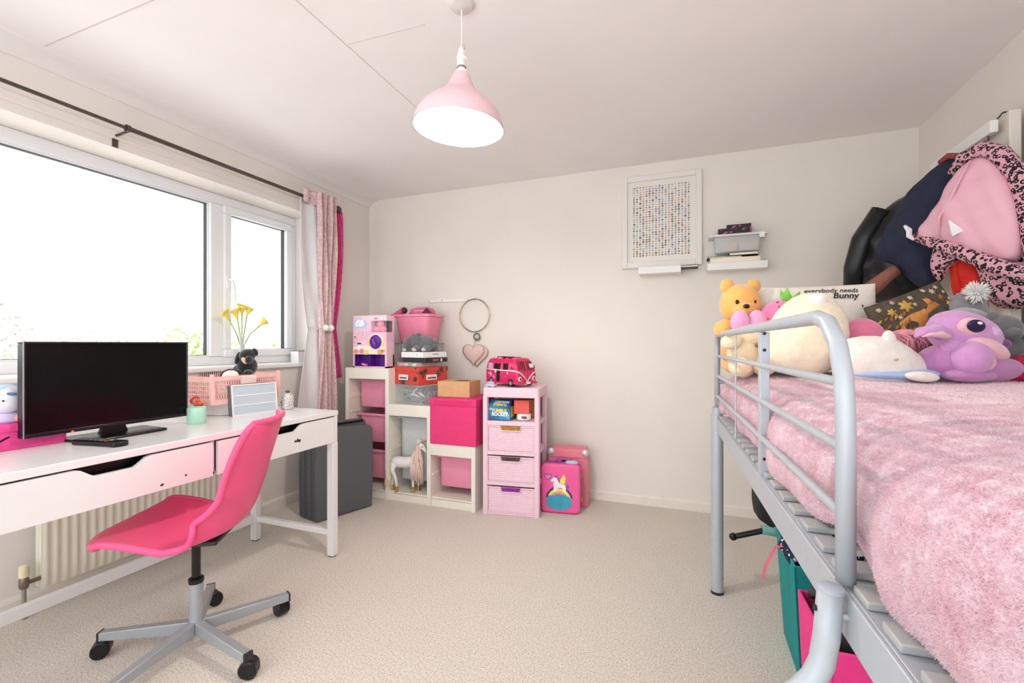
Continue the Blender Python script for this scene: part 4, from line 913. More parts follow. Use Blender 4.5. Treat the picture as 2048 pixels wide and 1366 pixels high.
# orange plush bear
OB_ = plush('plush_orange', 'f2b062'); EYE = pm('eye_black', '140c0c', .15)
br = thing('orange_plush_bear', 'orange yellow plush bear sitting at the bed corner', 'plush toy', (.204, 2.135, 1.0), CA)
ob('body', MB().ell((0, 0, .10), (.075, .065, .10)), OB_, br, angle=0)
hd = ob('head', MB().ell((0, -.005, .285), (.082, .070, .085), p=.95), OB_, br, angle=0)
for s, x in ((-1, -.052), (1, .058)): ob('ear', MB().ell((x, 0, .362), (.030, .018, .030)), OB_, hd, angle=0)
ob('snout', MB().ell((-.012, -.062, .255), (.048, .035, .034)), OB_, hd, angle=0)
ob('nose', MB().ell((-.020, -.095, .270), (.013, .009, .009)), EYE, hd, angle=0)
for x in (-.043, .027): ob('eye', MB().ell((x, -.067, .290), (.0075, .006, .009)), EYE, hd, angle=0)
for s in (-1, 1): ob('arm', MB().ell((s*.078, -.03, .185), (.042, .045, .036), (0, R(20*s), 0)), OB_, br, angle=0)
for s in (-1, 1): ob('leg', MB().ell((s*.055, -.05, .040), (.035, .06, .04)), OB_, br, angle=0)
# cream plush with pink ears
CRP = plush('plush_cream', 'eed9b8'); PKP = plush('plush_candy', 'f0a3cd')
cr = thing('cream_plush_dog', 'cream plush animal with two pink rounded ears in front of bear', 'plush toy', (.205, 2.00, 1.0), CA)
ob('body', MB().ell((.0, 0, .075), (.062, .055, .085)), CRP, cr, angle=0)
hd = ob('head', MB().ell((.01, -.015, .155), (.050, .045, .048)), CRP, cr, angle=0)
for x, rz in ((-.03, 8), (.038, -8)): ob('ear', MB().ell((x, -.03, .205), (.034, .026, .046), (0, R(rz), 0)), PKP, hd, angle=0)
ob('arm', MB().ell((-.068, -.04, .13), (.040, .032, .030), (0, R(-25), 0)), CRP, cr, angle=0); ob('arm', MB().ell((.058, -.035, .125), (.026, .028, .045), (0, R(12), 0)), CRP, cr, angle=0)
for x, y in ((-.055, -.08), (.045, -.06)):
    lo = ob('leg', MB().ell((x, y, .035), (.035, .055, .036)), CRP, cr, angle=0); ob('paw_pad', MB().ell((x-.003, y-.05, .033), (.022, .010, .022)), plush('plush_peach', 'efc7a8'), lo, angle=0)
ob('neck_ribbon', MB().tube([(.02, -.05, .115), (.05, -.05, .11), (.075, -.04, .095)], .006, 6), pm('ribbon_brown', 'a5624e', .6), cr)
# strawberry
SB = plush('plush_strawberry', 'ef7fb0'); LFG = plush('plush_leaf', '7cc94e')
sb = thing('strawberry_plush', 'pink plush strawberry with green leaves and stitched seeds', 'plush toy', (.345, 2.095, 1.04), CA)
TM = Matrix.Translation((0, 0, .165)) @ Matrix.Rotation(R(28), 4, 'Y')
sd = lambda q: (q.x*(1+.12*q.z), q.y*(1+.12*q.z), q.z)
ob('body', MB().ell((0, 0, .165), (.082, .07, .088), (0, R(28), 0), fn=sd), SB, sb, angle=0)
for k in range(7):
    a = 2*PI*k/7; p0 = TM @ Vector((.01*math.cos(a), .01*math.sin(a), .085)); p1 = TM @ Vector((.045*math.cos(a), .04*math.sin(a), .110)); p2 = TM @ Vector((.055*math.cos(a), .05*math.sin(a), .128))
    ob('leaf', MB().tube([p0, (p0+p1)/2, p1, p2], [.012, .017, .013, .002], 8, flat=.5), LFG, sb, angle=0)
for k in range(40):
    z = -.55+1.25*rr.random(); a = -PI/2+rr.uniform(-1.25, 1.25); c_ = math.sqrt(max(0, 1-z*z)); q = Vector((c_*math.cos(a), c_*math.sin(a), z)); q = Vector(sd(q)); p = TM @ Vector((q.x*.083, q.y*.071, q.z*.089))
    ob('seed', MB().ell(p, (.0025, .0025, .0035), nu=6, nv=4), pm('seed_rose', 'b03a70', .7), sb, angle=0)
# round cream plush
RCP = plush('plush_ivory', 'f6e8cd')
rc = thing('round_cream_plush', 'large round cream pillow plush behind the guard rail', 'plush toy', (.415, 1.935, 1.004), CA)
def pear(q):
    t = (q.z+1)/2; k = 1.0-.34*max(0, t-.30)**1.3
    return (q.x*k+.34*max(0, t-.25), q.y*k, q.z)
ob('body', MB().ell((-.030, 0, .150), (.138, .115, .152), p=.88, fn=pear), RCP, rc, angle=0)
ob('tail', MB().ell((-.012, -.055, .268), (.032, .025, .024)), plush('plush_white', 'fbf8f6'), rc, angle=0)
ob('care_tag', B(-.168, -.140, -.02, -.018, .07, .105), pm('tag_white', 'f7f5f3', .6), rc)
ob('stitched_mouth', MB().tube([(-.03, -.118, .135), (.0, -.121, .128), (.04, -.117, .134)], .0015, 5), pm('thread_grey', 'b9aea4', .7), rc)
# deep pink plush, whale, doll, lilac plush, greys
pb = thing('pink_dome_plush', 'deep pink dome shaped plush behind the white whale plush', 'plush toy', (.60, 2.035, 1.0), CA)
ob('body', MB().ell((0, 0, .10), (.085, .075, .115)), plush('plush_deep_pink', 'ea7ea2'), pb, angle=0); ob('side_fin', MB().ell((.09, -.02, .07), (.035, .02, .025), (0, R(30), 0)), plush('plush_deep_pink', 'ea7ea2'), pb, angle=0)
WHP = plush('plush_offwhite', 'f3ece4'); BLP = plush('plush_blue', 'a9c2ea')
wl = thing('whale_plush', 'white plush whale with pale blue underside lying on blanket', 'plush toy', (.64, 1.845, 1.002), CA)
tap = lambda q: (q.x, q.y*(1-.35*max(0, q.x)), q.z*(1-.55*max(0, q.x)**1.5) if q.z > 0 else q.z)
ob('body', MB().ell((-.05, 0, .055), (.165, .075, .085), (0, R(12), 0), fn=tap), WHP, wl, angle=0)
ob('belly', MB().ell((-.02, -.012, .022), (.15, .074, .021)), BLP, wl, angle=0)
ob('top_fin', MB().ell((-.055, -.03, .122), (.024, .014, .040)), WHP, wl, angle=0)
ob('side_fin', MB().ell((.0, -.088, .018), (.052, .018, .016), (0, R(5), 0)), WHP, wl, angle=0)
ob('tail', MB().ell((.12, -.03, .022), (.065, .03, .016), (0, R(22), R(-6))), WHP, wl, angle=0); ob('tail_fluke', MB().ell((.10, -.045, .028), (.035, .02, .013), (0, R(15), 0)), BLP, wl, angle=0)
ob('eye', MB().ell((-.07, -.078, .07), (.007, .004, .004)), pm('thread_tan', 'c9ab90', .7), wl, angle=0)
dl = thing('rag_doll', 'rag doll with pink yarn hair and tan face behind lilac plush', 'doll', (.72, 1.99, 1.012), CA)
ob('head', MB().ell((.02, -.01, .060), (.058, .045, .05)), plush('plush_tan', 'dcb285'), dl, angle=0); ob('arm', MB().ell((-.055, -.03, .075), (.035, .022, .022), (0, R(25), 0)), plush('plush_tan', 'dcb285'), dl, angle=0)
m = MB()
for k in range(60):
    x0 = rr.uniform(-.07, .04); z0 = .15-.010*rr.random(); x1 = x0+rr.uniform(.01, .06); z1 = z0-rr.uniform(.03, .07); y_ = -.045+rr.uniform(-.015, .01)
    m.tube([(x0, y_+.02, z0), ((x0+x1)/2+.004, y_-.01, (z0+z1)/2+.006), (x1, y_, z1)], .0027, 5)
ob('yarn_hair', m, pm('yarn_pink', 'f6a6ba', .9), dl, angle=0); ob('hair_cap', MB().ell((-.01, 0, .115), (.075, .04, .045)), pm('yarn_pink', 'f6a6ba', .9), dl, angle=0)
LP_ = plush('plush_lilac', 'cf96cb'); LPK = plush('plush_rose', 'eebcc6'); LPD = plush('plush_mauve', 'bb7fb4')
lp = thing('lilac_plush', 'lilac plush animal with dark shiny eye lying on the blanket', 'plush toy', (.812, 1.872, 1.004), CA)
ob('body', MB().ell((-.015, .01, .062), (.095, .075, .066)), LPD, lp, angle=0)
hd = ob('head', MB().ell((.030, .0, .158), (.118, .078, .076), (0, R(22), 0), p=.95), LP_, lp, angle=0)
ob('muzzle', MB().ell((.050, -.042, .112), (.085, .052, .036), (0, R(24), 0)), LPK, hd, angle=0)
ob('nose', MB().ell((.118, -.045, .128), (.020, .020, .016)), plush('plush_plum', '7d4a86'), hd, angle=0)
ep = ob('eye_patch', MB().ell((-.010, -.066, .182), (.044, .018, .031), (R(12), R(14), 0)), LPK, hd, angle=0)
ob('eye', MB().ell((-.010, -.083, .185), (.030, .008, .021), (R(12), R(14), 0)), pm('eye_violet', '221a45', .1), hd, angle=0); ob('eye_glint', MB().ell((-.006, -.091, .194), (.009, .003, .005), (R(12), R(10), 0)), WPR, hd, angle=0)
ob('brow_spot', MB().ell((.068, -.066, .165), (.022, .012, .018), (0, R(30), 0)), plush('plush_pale_lilac', 'dcb4dd'), hd, angle=0)
er = ob('ear', MB().tube([(-.06, -.02, .155), (-.10, -.03, .172), (-.145, -.035, .170), (-.168, -.035, .150)], [.030, .036, .026, .006], 12, flat=.55), LP_, hd, angle=0); ob('inner_ear', MB().tube([(-.07, -.042, .150), (-.105, -.052, .160), (-.14, -.05, .158), (-.155, -.045, .150)], [.018, .022, .014, .003], 10, flat=.5), LPK, er, angle=0)
ob('arm', MB().ell((-.012, -.070, .080), (.056, .050, .056)), LP_, lp, angle=0); ob('arm', MB().ell((-.035, -.03, .115), (.035, .03, .03)), LP_, lp, angle=0)
ob('belly_patch', MB().ell((.04, -.055, .065), (.035, .03, .05), (0, R(-25), 0)), LPK, lp, angle=0)
ob('leg', MB().ell((.085, -.045, .040), (.080, .05, .042), (0, R(-5), R(-12))), LPD, lp, angle=0); ob('leg', MB().ell((.0, -.05, .022), (.085, .05, .024)), LPD, lp, angle=0)
lp.scale = (.92, .92, .92); lp.location.x -= .018; lp.location.y -= .006
GRP = plush('plush_charcoal', '6c6c70'); GRL = plush('plush_ash', 'a2a0a2')
gb = thing('grey_plush_bear', 'fuzzy dark grey plush bear by the right hand rail', 'plush toy', (1.005, 2.035, 1.004), CA)
ob('body', MB().ell((.0, .02, .08), (.07, .06, .085)), GRP, gb, angle=0)
hd = ob('head', MB().ell((-.02, .0, .165), (.055, .05, .05)), GRP, gb, angle=0); ob('ear', MB().ell((-.05, .0, .205), (.02, .014, .02)), GRP, hd, angle=0); ob('snout', MB().ell((-.03, -.045, .15), (.025, .02, .02)), GRP, hd, angle=0)
lo = ob('leg', MB().ell((.015, -.06, .045), (.045, .05, .045)), GRP, gb, angle=0); ob('sole', MB().ell((.012, -.10, .042), (.034, .014, .034)), pm('sole_grey', '606064', .8), lo, angle=0); ob('arm', MB().ell((.055, -.02, .11), (.025, .03, .045), (0, R(-30), 0)), GRP, gb, angle=0)
gh = thing('grey_cushion', 'pale grey cushion hump behind the lilac plush', 'cushion', (.945, 2.10, 1.004), CA)
ob('cushion_body', MB().puff([(-.13, 0), (0, -.004), (.12, 0), (.115, .12), (.07, .21), (-.02, .245), (-.10, .22), (-.13, .12)], .05, rings=8, sub=4), GRL, gh, angle=0)
ob('cushion_seam', MB().tube([(-.13, 0, .01), (-.13, 0, .12), (-.10, 0, .218), (-.02, 0, .243), (.07, 0, .208), (.115, 0, .12)], .004, 6), GRL, gh, angle=0)
pp = thing('bobble_hat', 'grey hat with fluffy white pompom behind the woodland cushion', 'hat', (.985, 2.185, 1.004), CA)
ob('hat_body', MB().ell((-.03, .0, .12), (.09, .05, .19), p=.9), plush('hat_grey', '8c8a8c'), pp, angle=0)
m = MB(); 
for k in range(260):
    v_ = Vector((rr.gauss(0, 1), rr.gauss(0, 1), rr.gauss(0, 1))).normalized(); c_ = Vector((-.04, -.05, .30)); L = .040*rr.uniform(.8, 1.15)
    m.tube([c_, c_+v_*L*.6, c_+v_*L], [.003, .0035, .0006], 4, caps=False)
ob('pompom', m, pm('pompom_white', 'f6f4f2', .9), pp, angle=0)
rs = thing('red_spotted_cushion', 'small red cushion with cream blocks at right edge of bed', 'cushion', (1.035, 1.965, 1.004), CA)
ob('cushion_body', MB().puff([(-.09, .0), (0, -.002), (.10, 0), (.105, .04), (.08, .075), (-.02, .085), (-.08, .06)], .05, rings=7, sub=4), pm('cushion_red', 'c41f4a', .8, .05), rs, angle=0)
for x, z in ((-.055, .055), (-.015, .05), (.02, .058), (.055, .045)): ob('block_print', MB().cbox((x, -.042, z), (.022, .006, .013), (R(-35), R(8), 0)), pm('block_cream', 'f0c3b4', .8), rs)

# ------------------------------------------------------------------ coats on the over-door rack
rk = thing('over_door_rack', 'white over door hook rail with wire hooks', 'coat rack', (1.175, 2.37, 2.035))
ob('rail', B(-.048, -.022, .02, .50, -.072, -.022), WHITE, rk, bev=.003)
for y in (.03, .45): ob('door_bracket', MB().tube([(-.03, y, -.03), (-.012, y, -.006), (-.006, y, .004), (.038, y, .006), (.043, y, -.03)], .0035, 6), BRONZE, rk)
for y in (.06, .16, .26, .36, .46): ob('hook', MB().tube([(-.035, y, -.07), (-.035, y, -.115), (-.05, y, -.13), (-.068, y, -.12), (-.07, y, -.10)], .003, 6), BRONZE, rk)
def coat_root(nm, lab, cat, A, Bp):
    an = math.degrees(math.atan2(Bp[1]-A[1], Bp[0]-A[0])); return thing(nm, lab, cat, (A[0], A[1], 0), an, 'coats on the door rack')
JB = pm('jacket_black', '17171a', .38, .25, 12, .5, 25); NV_ = pm('navy_cloth', '272c42', .85, .08, 14, .2, 80); HPK = pm('hood_pink', 'f0b9c8', .6, .02, 10, .25, 22)
LEO = pm('leopard', 'dfa6b2', .85, .03); nt = LEO.node_tree; bs = nt.nodes['Principled BSDF']; src = bs.inputs['Base Color'].links[0].from_socket
tc = nt.nodes.new('ShaderNodeTexCoord'); vo = nt.nodes.new('ShaderNodeTexVoronoi'); vo.inputs['Scale'].default_value = 60; vo.inputs['Randomness'].default_value = .85
nz = nt.nodes.new('ShaderNodeTexNoise'); nz.inputs['Scale'].default_value = 80; nz.inputs['Detail'].default_value = 1
def mth(op, a, b, c=None):
    n = nt.nodes.new('ShaderNodeMath'); n.operation = op
    for i, q in enumerate((a, b, c)):
        if q is None: continue
        if hasattr(q, 'links'): nt.links.new(q, n.inputs[i])
        else: n.inputs[i].default_value = q
    return n.outputs[0]
nt.links.new(tc.outputs['Object'], vo.inputs['Vector']); nt.links.new(tc.outputs['Object'], nz.inputs['Vector'])
dd = mth('ADD', vo.outputs['Distance'], mth('MULTIPLY', mth('SUBTRACT', nz.outputs['Fac'], .5), .55))
ring = mth('MULTIPLY', mth('GREATER_THAN', dd, .19), mth('LESS_THAN', dd, .50)); gap = mth('LESS_THAN', nz.outputs['Fac'], .62); ring = mth('MULTIPLY', ring, gap)
mx = nt.nodes.new('ShaderNodeMix'); mx.data_type = 'RGBA'; nt.links.new(ring, mx.inputs['Factor']); nt.links.new(src, mx.inputs['A']); mx.inputs['B'].default_value = (.012, .009, .012, 1); nt.links.new(mx.outputs['Result'], bs.inputs['Base Color'])
A, B2 = (.80, 3.02), (1.09, 2.78)
c1 = coat_root('black_jacket', 'shiny black jacket hanging at the back of door rack', 'jacket', A, B2)
ob('coat_body', MB().puff([(0.299, 1.863), (0.217, 1.831), (0.141, 1.746), (0.084, 1.624), (0.036, 1.483), (0.029, 1.437), (0.072, 1.379), (0.174, 1.33), (0.318, 1.32), (0.40, 1.42), (0.42, 1.606), (0.41, 1.751), (0.376, 1.849)], .10, .045, rings=12, sub=4, wr=.006, seed=21), JB, c1, angle=0)
ob('sleeve', MB().tube([(.20, -.04, 1.80), (.13, -.07, 1.66), (.09, -.07, 1.52), (.075, -.06, 1.40)], [.05, .055, .05, .042], 12), JB, c1, angle=0)
A, B2 = (.88, 2.88), (1.09, 2.58)
c2 = coat_root('navy_coat', 'navy blue padded coat hanging beside the pink hooded coat', 'coat', A, B2)
ob('coat_body', MB().puff([(0.421, 1.935), (0.356, 1.945), (0.257, 1.898), (0.176, 1.788), (0.102, 1.673), (0.046, 1.572), (0.065, 1.531), (0.137, 1.501), (0.176, 1.44), (0.257, 1.37), (0.315, 1.39), (0.352, 1.534), (0.392, 1.697), (0.425, 1.856)], .10, .03, rings=12, sub=4, wr=.008, seed=22), NV_, c2, angle=0)
ob('collar', MB().tube([(.34, -.03, 1.925), (.375, -.04, 1.94), (.41, -.03, 1.925)], .014, 8), pm('collar_red', '8f4442', .7), c2, angle=0)
ob('cuff', MB().tube([(.175, -.06, 1.475), (.15, -.085, 1.445), (.12, -.115, 1.405), (.105, -.13, 1.385)], [.036, .040, .046, .048], 18, flat=.75), pm('cuff_brown', '9a6152', .8, .1, 60), c2, angle=0)
ob('cuff_lining', MB().tube([(.108, -.127, 1.389), (.103, -.132, 1.383)], [.040, .039], 18, flat=.72), pm('lining_rose', 'c05a68', .8), c2)
A, B2 = (.93, 2.60), (1.11, 2.29)
c3 = coat_root('pink_hooded_coat', 'pale pink hooded coat with white spikes and leopard lining', 'coat', A, B2)
ob('hood', MB().puff([(0.266, 1.863), (0.212, 1.811), (0.156, 1.734), (0.102, 1.659), (0.068, 1.615), (0.081, 1.577), (0.184, 1.529), (0.292, 1.471), (0.375, 1.425), (0.426, 1.441), (0.435, 1.552), (0.412, 1.678), (0.372, 1.785), (0.322, 1.849)], .075, .025, rings=12, sub=4, wr=.006, seed=23), HPK, c3, angle=0)
ob('hood_seam', MB().tube([(.29, -.045, 1.84), (.262, -.072, 1.75), (.245, -.078, 1.70), (.20, -.075, 1.64), (.19, -.06, 1.56)], [.004, .006, .007, .006, .003], 6), HPK, c3, angle=0)
ob('leopard_trim', MB().tube([(0.058, -.01, 1.598), (0.136, -.03, 1.556), (0.222, -.04, 1.511), (0.3, -.04, 1.458), (0.372, -.03, 1.410), (0.435, -.02, 1.375), (.47, 0, 1.38)], [.020, .024, .026, .028, .030, .030, .025], 12), LEO, c3, angle=0)
ob('leopard_trim', MB().tube([(0.186, .01, 1.83), (0.235, .0, 1.876), (0.3, .0, 1.885), (0.357, .0, 1.842), (0.405, .0, 1.756), (0.433, .0, 1.646), (0.452, .0, 1.513), (.46, 0, 1.42)], [.018, .026, .03, .032, .032, .03, .03, .028], 12), LEO, c3, angle=0)
ob('spike', MB().tube([(.262, -.07, 1.565), (.262, -.082, 1.58), (.256, -.10, 1.612)], [.026, .018, .002], 4), WPR, c3, smooth=False)
ob('spike', MB().tube([(.062, -.03, 1.58), (.05, -.04, 1.60), (.05, -.04, 1.625), (.030, -.04, 1.650)], [.004, .012, .012, .006], 6), WPR, c3, smooth=False)
A, B2 = (.98, 2.60), (1.12, 2.34)
ob('coat_body', MB().puff([(0.20, 1.88), (0.245, 1.90), (0.309, 1.84), (0.372, 1.693), (0.411, 1.517), (0.42, 1.279), (0.345, 1.256), (0.293, 1.288), (0.259, 1.374), (0.245, 1.456), (0.22, 1.54), (0.20, 1.631), (0.19, 1.782)], .055, .02, rings=10, ctr=(.33, 1.55), sub=4, wr=.004, seed=24, M=Matrix.Rotation(R(-1.8), 4, 'Z') @ Matrix.Translation((.0, .055, 0))), LEO, c3, angle=0)
ob('coat_side', MB().puff([(0.13, 1.566), (0.199, 1.522), (0.227, 1.477), (0.17, 1.445), (0.13, 1.386), (0.103, 1.445), (0.111, 1.509)], .04, .02, rings=6, sub=4, wr=.003, M=Matrix.Translation((.0, .02, 0))), LEO, c3, angle=0)
c4 = coat_root('red_jumper', 'bright red jumper hanging between the coats above the bed', 'jumper', (.985, 2.615), (1.125, 2.355))
ob('garment_body', MB().puff([(0.131, 1.56), (0.211, 1.50), (0.25, 1.377), (0.262, 1.296), (0.243, 1.240), (0.184, 1.262), (0.150, 1.358)], .03, .02, rings=8, sub=4, wr=.003), pm('knit_red', 'd42a1c', .85, .08, 30, .4, 120), c4, angle=0)
ob('sleeve_fold', MB().tube([(.17, -.022, 1.50), (.18, -.03, 1.40), (.20, -.028, 1.30)], .010, 8), pm('knit_red', 'd42a1c', .85), c4, angle=0)

# ------------------------------------------------------------------ under the bed
TEAL = pm('teal_felt', '138c8a', .9, .04, 60, .2, 250)
hm = thing('teal_hamper', 'tall teal fabric hamper full of clothes under the bed', 'hamper', (.49, 1.895, 0), 0)
def tapered(w, d, h, k, lean=0):
    return MB().add([(-w/2*k, -d/2*k, 0), (w/2*k, -d/2*k, 0), (w/2*k, d/2*k, 0), (-w/2*k, d/2*k, 0), (-w/2, -d/2, h), (w/2, -d/2, h), (w/2, d/2, h), (-w/2, d/2, h), (-w/2+.008, -d/2+.008, h), (w/2-.008, -d/2+.008, h), (w/2-.008, d/2-.008, h), (-w/2+.008, d/2-.008, h), (-w/2*k+.01, -d/2*k+.01, .01), (w/2*k-.01, -d/2*k+.01, .01), (w/2*k-.01, d/2*k-.01, .01), (-w/2*k+.01, d/2*k-.01, .01)],
        [(3, 2, 1, 0), (0, 1, 5, 4), (1, 2, 6, 5), (2, 3, 7, 6), (3, 0, 4, 7), (4, 5, 9, 8), (5, 6, 10, 9), (6, 7, 11, 10), (7, 4, 8, 11), (8, 9, 13, 12), (9, 10, 14, 13), (10, 11, 15, 14), (11, 8, 12, 15), (12, 13, 14, 15)])
ob('hamper_body', tapered(.33, .33, .395, .86), TEAL, hm, bev=.008)
ob('hamper_seam', MB().tube([(-.142, -.142, .006), (-.165, -.165, .392)], .004, 6), TEAL, hm)
ng = thing('navy_spotted_dress', 'navy clothing with white spots spilling from the teal hamper', 'clothing', (.44, 1.94, .37))
NSP = pm('navy_spots', '1b2140', .85, hex2='e9ebf2', vs=75, detail=0, th=(.66, .68))
ob('cloth_heap', MB().ell((.02, .0, .015), (.125, .12, .065), fn=lambda q: (q.x*(1+.12*math.sin(7*q.z+5*q.y)), q.y, q.z*(1+.15*math.sin(6*q.x)))), NSP, ng, angle=0)
ob('cloth_fold', MB().tube([(-.10, -.02, .04), (-.115, -.07, .035), (-.10, -.13, .02), (-.03, -.15, .03)], [.02, .025, .03, .02], 8), NSP, ng, angle=0)
ob('ribbon', MB().tube([(-.085, -.09, .055), (-.15, -.10, .035), (-.185, -.12, -.03), (-.195, -.13, -.075)], [.006, .010, .010, .007], 8, flat=.25), pm('ribbon_pink', 'd8637f', .7), ng)
PB = pm('magenta_felt', 'e23a86', .85, .03, 60, .2, 250)
pg = thing('pink_storage_bag', 'magenta fabric storage bag stuffed with clothes under the bed', 'storage bag', (.505, 1.415, 0), 2)
ob('bag_body', tapered(.40, .29, .405, .92), PB, pg, bev=.008); ob('bag_seam', MB().tube([(-.184, -.134, .006), (-.20, -.145, .402)], .004, 6), PB, pg)
dk_ = thing('dark_clothes', 'dark grey jacket bundled in the magenta bag', 'clothing', (.395, 1.455, .35), -10)
ob('cloth_heap', MB().ell((.0, .0, .02), (.075, .115, .085), fn=lambda q: (q.x*(1+.15*math.sin(6*q.z+4*q.y)), q.y, q.z*(1+.12*math.sin(7*q.y)))), pm('cloth_charcoal', '3a3438', .8, .15, 14), dk_, angle=0)
ob('cloth_fold', MB().tube([(-.075, .05, .06), (-.06, .0, .105), (.0, -.05, .085), (.03, -.1, .04)], [.012, .02, .02, .012], 8), pm('cloth_charcoal', '3a3438', .8, .15, 14), dk_, angle=0)
ob('pink_piping', MB().tube([(-.04, -.10, .06), (-.01, -.06, .095), (.03, -.03, .11)], .006, 6), pm('piping_hot', 'ec4f8a', .6), dk_)
pc_ = thing('printed_clothes', 'red and gold printed clothing with white edge in the magenta bag', 'clothing', (.565, 1.36, .35), -10)
ob('cloth_heap', MB().ell((.0, .0, .02), (.095, .10, .065), fn=lambda q: (q.x, q.y, q.z*(1+.15*math.sin(7*q.x+2)))), pm('watermelon_cloth', 'd5637a', .8, hex2='6a3020', vs=22, th=(.52, .60)), pc_, angle=0)
ob('white_edge', MB().tube([(-.10, -.10, .05), (-.02, -.115, .06), (.08, -.115, .05)], [.014, .016, .014], 8), pm('cloth_white', 'efe9ea', .8), pc_, angle=0); ob('gold_patch', MB().ell((-.03, -.07, .06), (.03, .02, .022)), pm('cloth_gold', 'c9a25a', .6, .2, 60), pc_, angle=0)
hb = thing('hot_pink_box', 'hot pink plastic box under the middle of the bed', 'box', (.62, 1.06, 0), 3)
ob('box_body', tapered(.36, .30, .34, .93), pm('box_hot', 'e0246f', .4), hb, bev=.006); ob('box_lid', B(-.185, .185, -.155, .155, .34, .36), pm('box_hot', 'e0246f', .4), hb, bev=.006)
sc_ = thing('scooter', 'folded teal scooter with black handlebar grip under the bed', 'scooter', (.34, 2.39, 0), 10)
TLP = pm('teal_paint', '6fa3a0', .4, .03)
ob('handlebar', MB().tube([(-.135, .02, .215), (-.01, .0, .262)], .013, 12), BLACK, sc_); ob('grip_end', MB().ell((-.138, .02, .215), (.018, .018, .018)), BLACK, sc_)
ob('stem', MB().tube([(-.02, 0, .265), (.06, .0, .262), (.12, .01, .25), (.40, .05, .12), (.55, .07, .07)], [.02, .028, .024, .018, .018], 12), TLP, sc_, angle=0)
ob('deck', B(.35, .70, .02, .12, .06, .085), TLP, sc_, bev=.008)
for x in (.33, .72): ob('wheel', MB().lathe([(.02, -.012), (.045, -.012), (.05, 0), (.045, .012), (.02, .012)], 20, M=Matrix.Translation((x, .07, .05)) @ Matrix.Rotation(R(90), 4, 'X')), BLACK, sc_)
hg = thing('black_hanging_bag', 'black bag hanging from the far underside of the bed', 'bag', (.29, 2.17, 0), 5)
ob('bag_body', MB().prism([(-.022, .40), (-.03, .46), (-.03, .60), (.06, .62), (.09, .58), (.08, .40), (.03, .365)], -.05, .05, 'xz'), pm('bag_black', '222120', .7, .1, 40), hg, bev=.012)
ob('strap', MB().tube([(.0, 0, .60), (-.005, 0, .68), (-.002, 0, .79)], .007, 8), pm('bag_black', '222120', .7), hg)
# ------------------------------------------------------------------ pendant lamp
pl = thing('pendant_lamp', 'pale pink bell shaped pendant lamp hanging from the ceiling', 'lamp', (-.777, 1.512, H))
LPW = pm('lamp_white', 'f4f1ee', .4); LPP = pm('shade_pink', 'f3cdd3', .55, .01); SIN = pm('shade_inner', 'fbfafa', .6, .0)
ob('ceiling_rose', MB().lathe([(.048, -.0), (.048, -.006), (.040, -.016), (.018, -.020), (.008, -.024)], 28), pm('rose_grey', 'd9d3d0', .5), pl)
ob('cord', MB().tube([(0, 0, -.02), (.001, 0, -.09), (0, 0, -.165)], .0026, 8), LPW, pl)
lh = ob('lamp_holder', MB().lathe([(.006, -.160), (.010, -.166), (.017, -.196), (.0185, -.198), (.0185, -.202), (.0165, -.203), (.0165, -.226), (.0175, -.228), (.0175, -.233), (.014, -.236), (.014, -.243), (.018, -.246), (.018, -.262)], 22), LPW, pl)
ob('holder_ring', MB().lathe([(.0170, -.2335), (.0172, -.2345), (.0172, -.2385), (.0170, -.2395)], 22, caps=False), pm('holder_brown', '8f7a70', .5), lh)
ob('cord_grip', MB().tube([(.004, 0, -.150), (.011, 0, -.156), (.011, 0, -.170)], .003, 6), pm('grip_tan', 'd8b893', .5), lh)
sp = [(.026, -.258), (.034, -.272), (.042, -.290), (.052, -.310), (.068, -.330), (.092, -.350), (.118, -.370), (.140, -.392), (.155, -.415), (.164, -.440), (.167, -.458)]
TS = Matrix.Translation((0, 0, -.258)) @ Matrix.Rotation(R(3.5), 4, 'Y') @ Matrix.Translation((0, 0, .258))
ob('lamp_shade', MB().lathe(sp, 48, M=TS, caps=False), LPP, pl, angle=0)
ob('shade_lining', MB().lathe([(max(.01, r-.0025), z-.0008) for r, z in sp], 48, M=TS, caps=False), SIN, pl, angle=0)
bm_ = bpy.data.materials.new('bulb_glow'); bm_.use_nodes = True
_b = bm_.node_tree.nodes['Principled BSDF']; _b.inputs['Base Color'].default_value = (1, 1, 1, 1); _b.inputs['Emission Color'].default_value = (1, .96, .90, 1); _b.inputs['Emission Strength'].default_value = 30
ob('bulb', MB().lathe([(.012, -.262), (.014, -.285), (.030, -.325), (.036, -.350), (.030, -.375), (.012, -.388), (.001, -.390)], 20, M=TS), bm_, pl, angle=0)
ld_ = bpy.data.lights.new('bulb_light', 'POINT'); ld_.energy = 26; ld_.color = (1, .93, .84); ld_.shadow_soft_size = .04
lo_ = bpy.data.objects.new('bulb_light', ld_); COL.objects.link(lo_); lo_.parent = pl; lo_.location = (.004, 0, -.418)

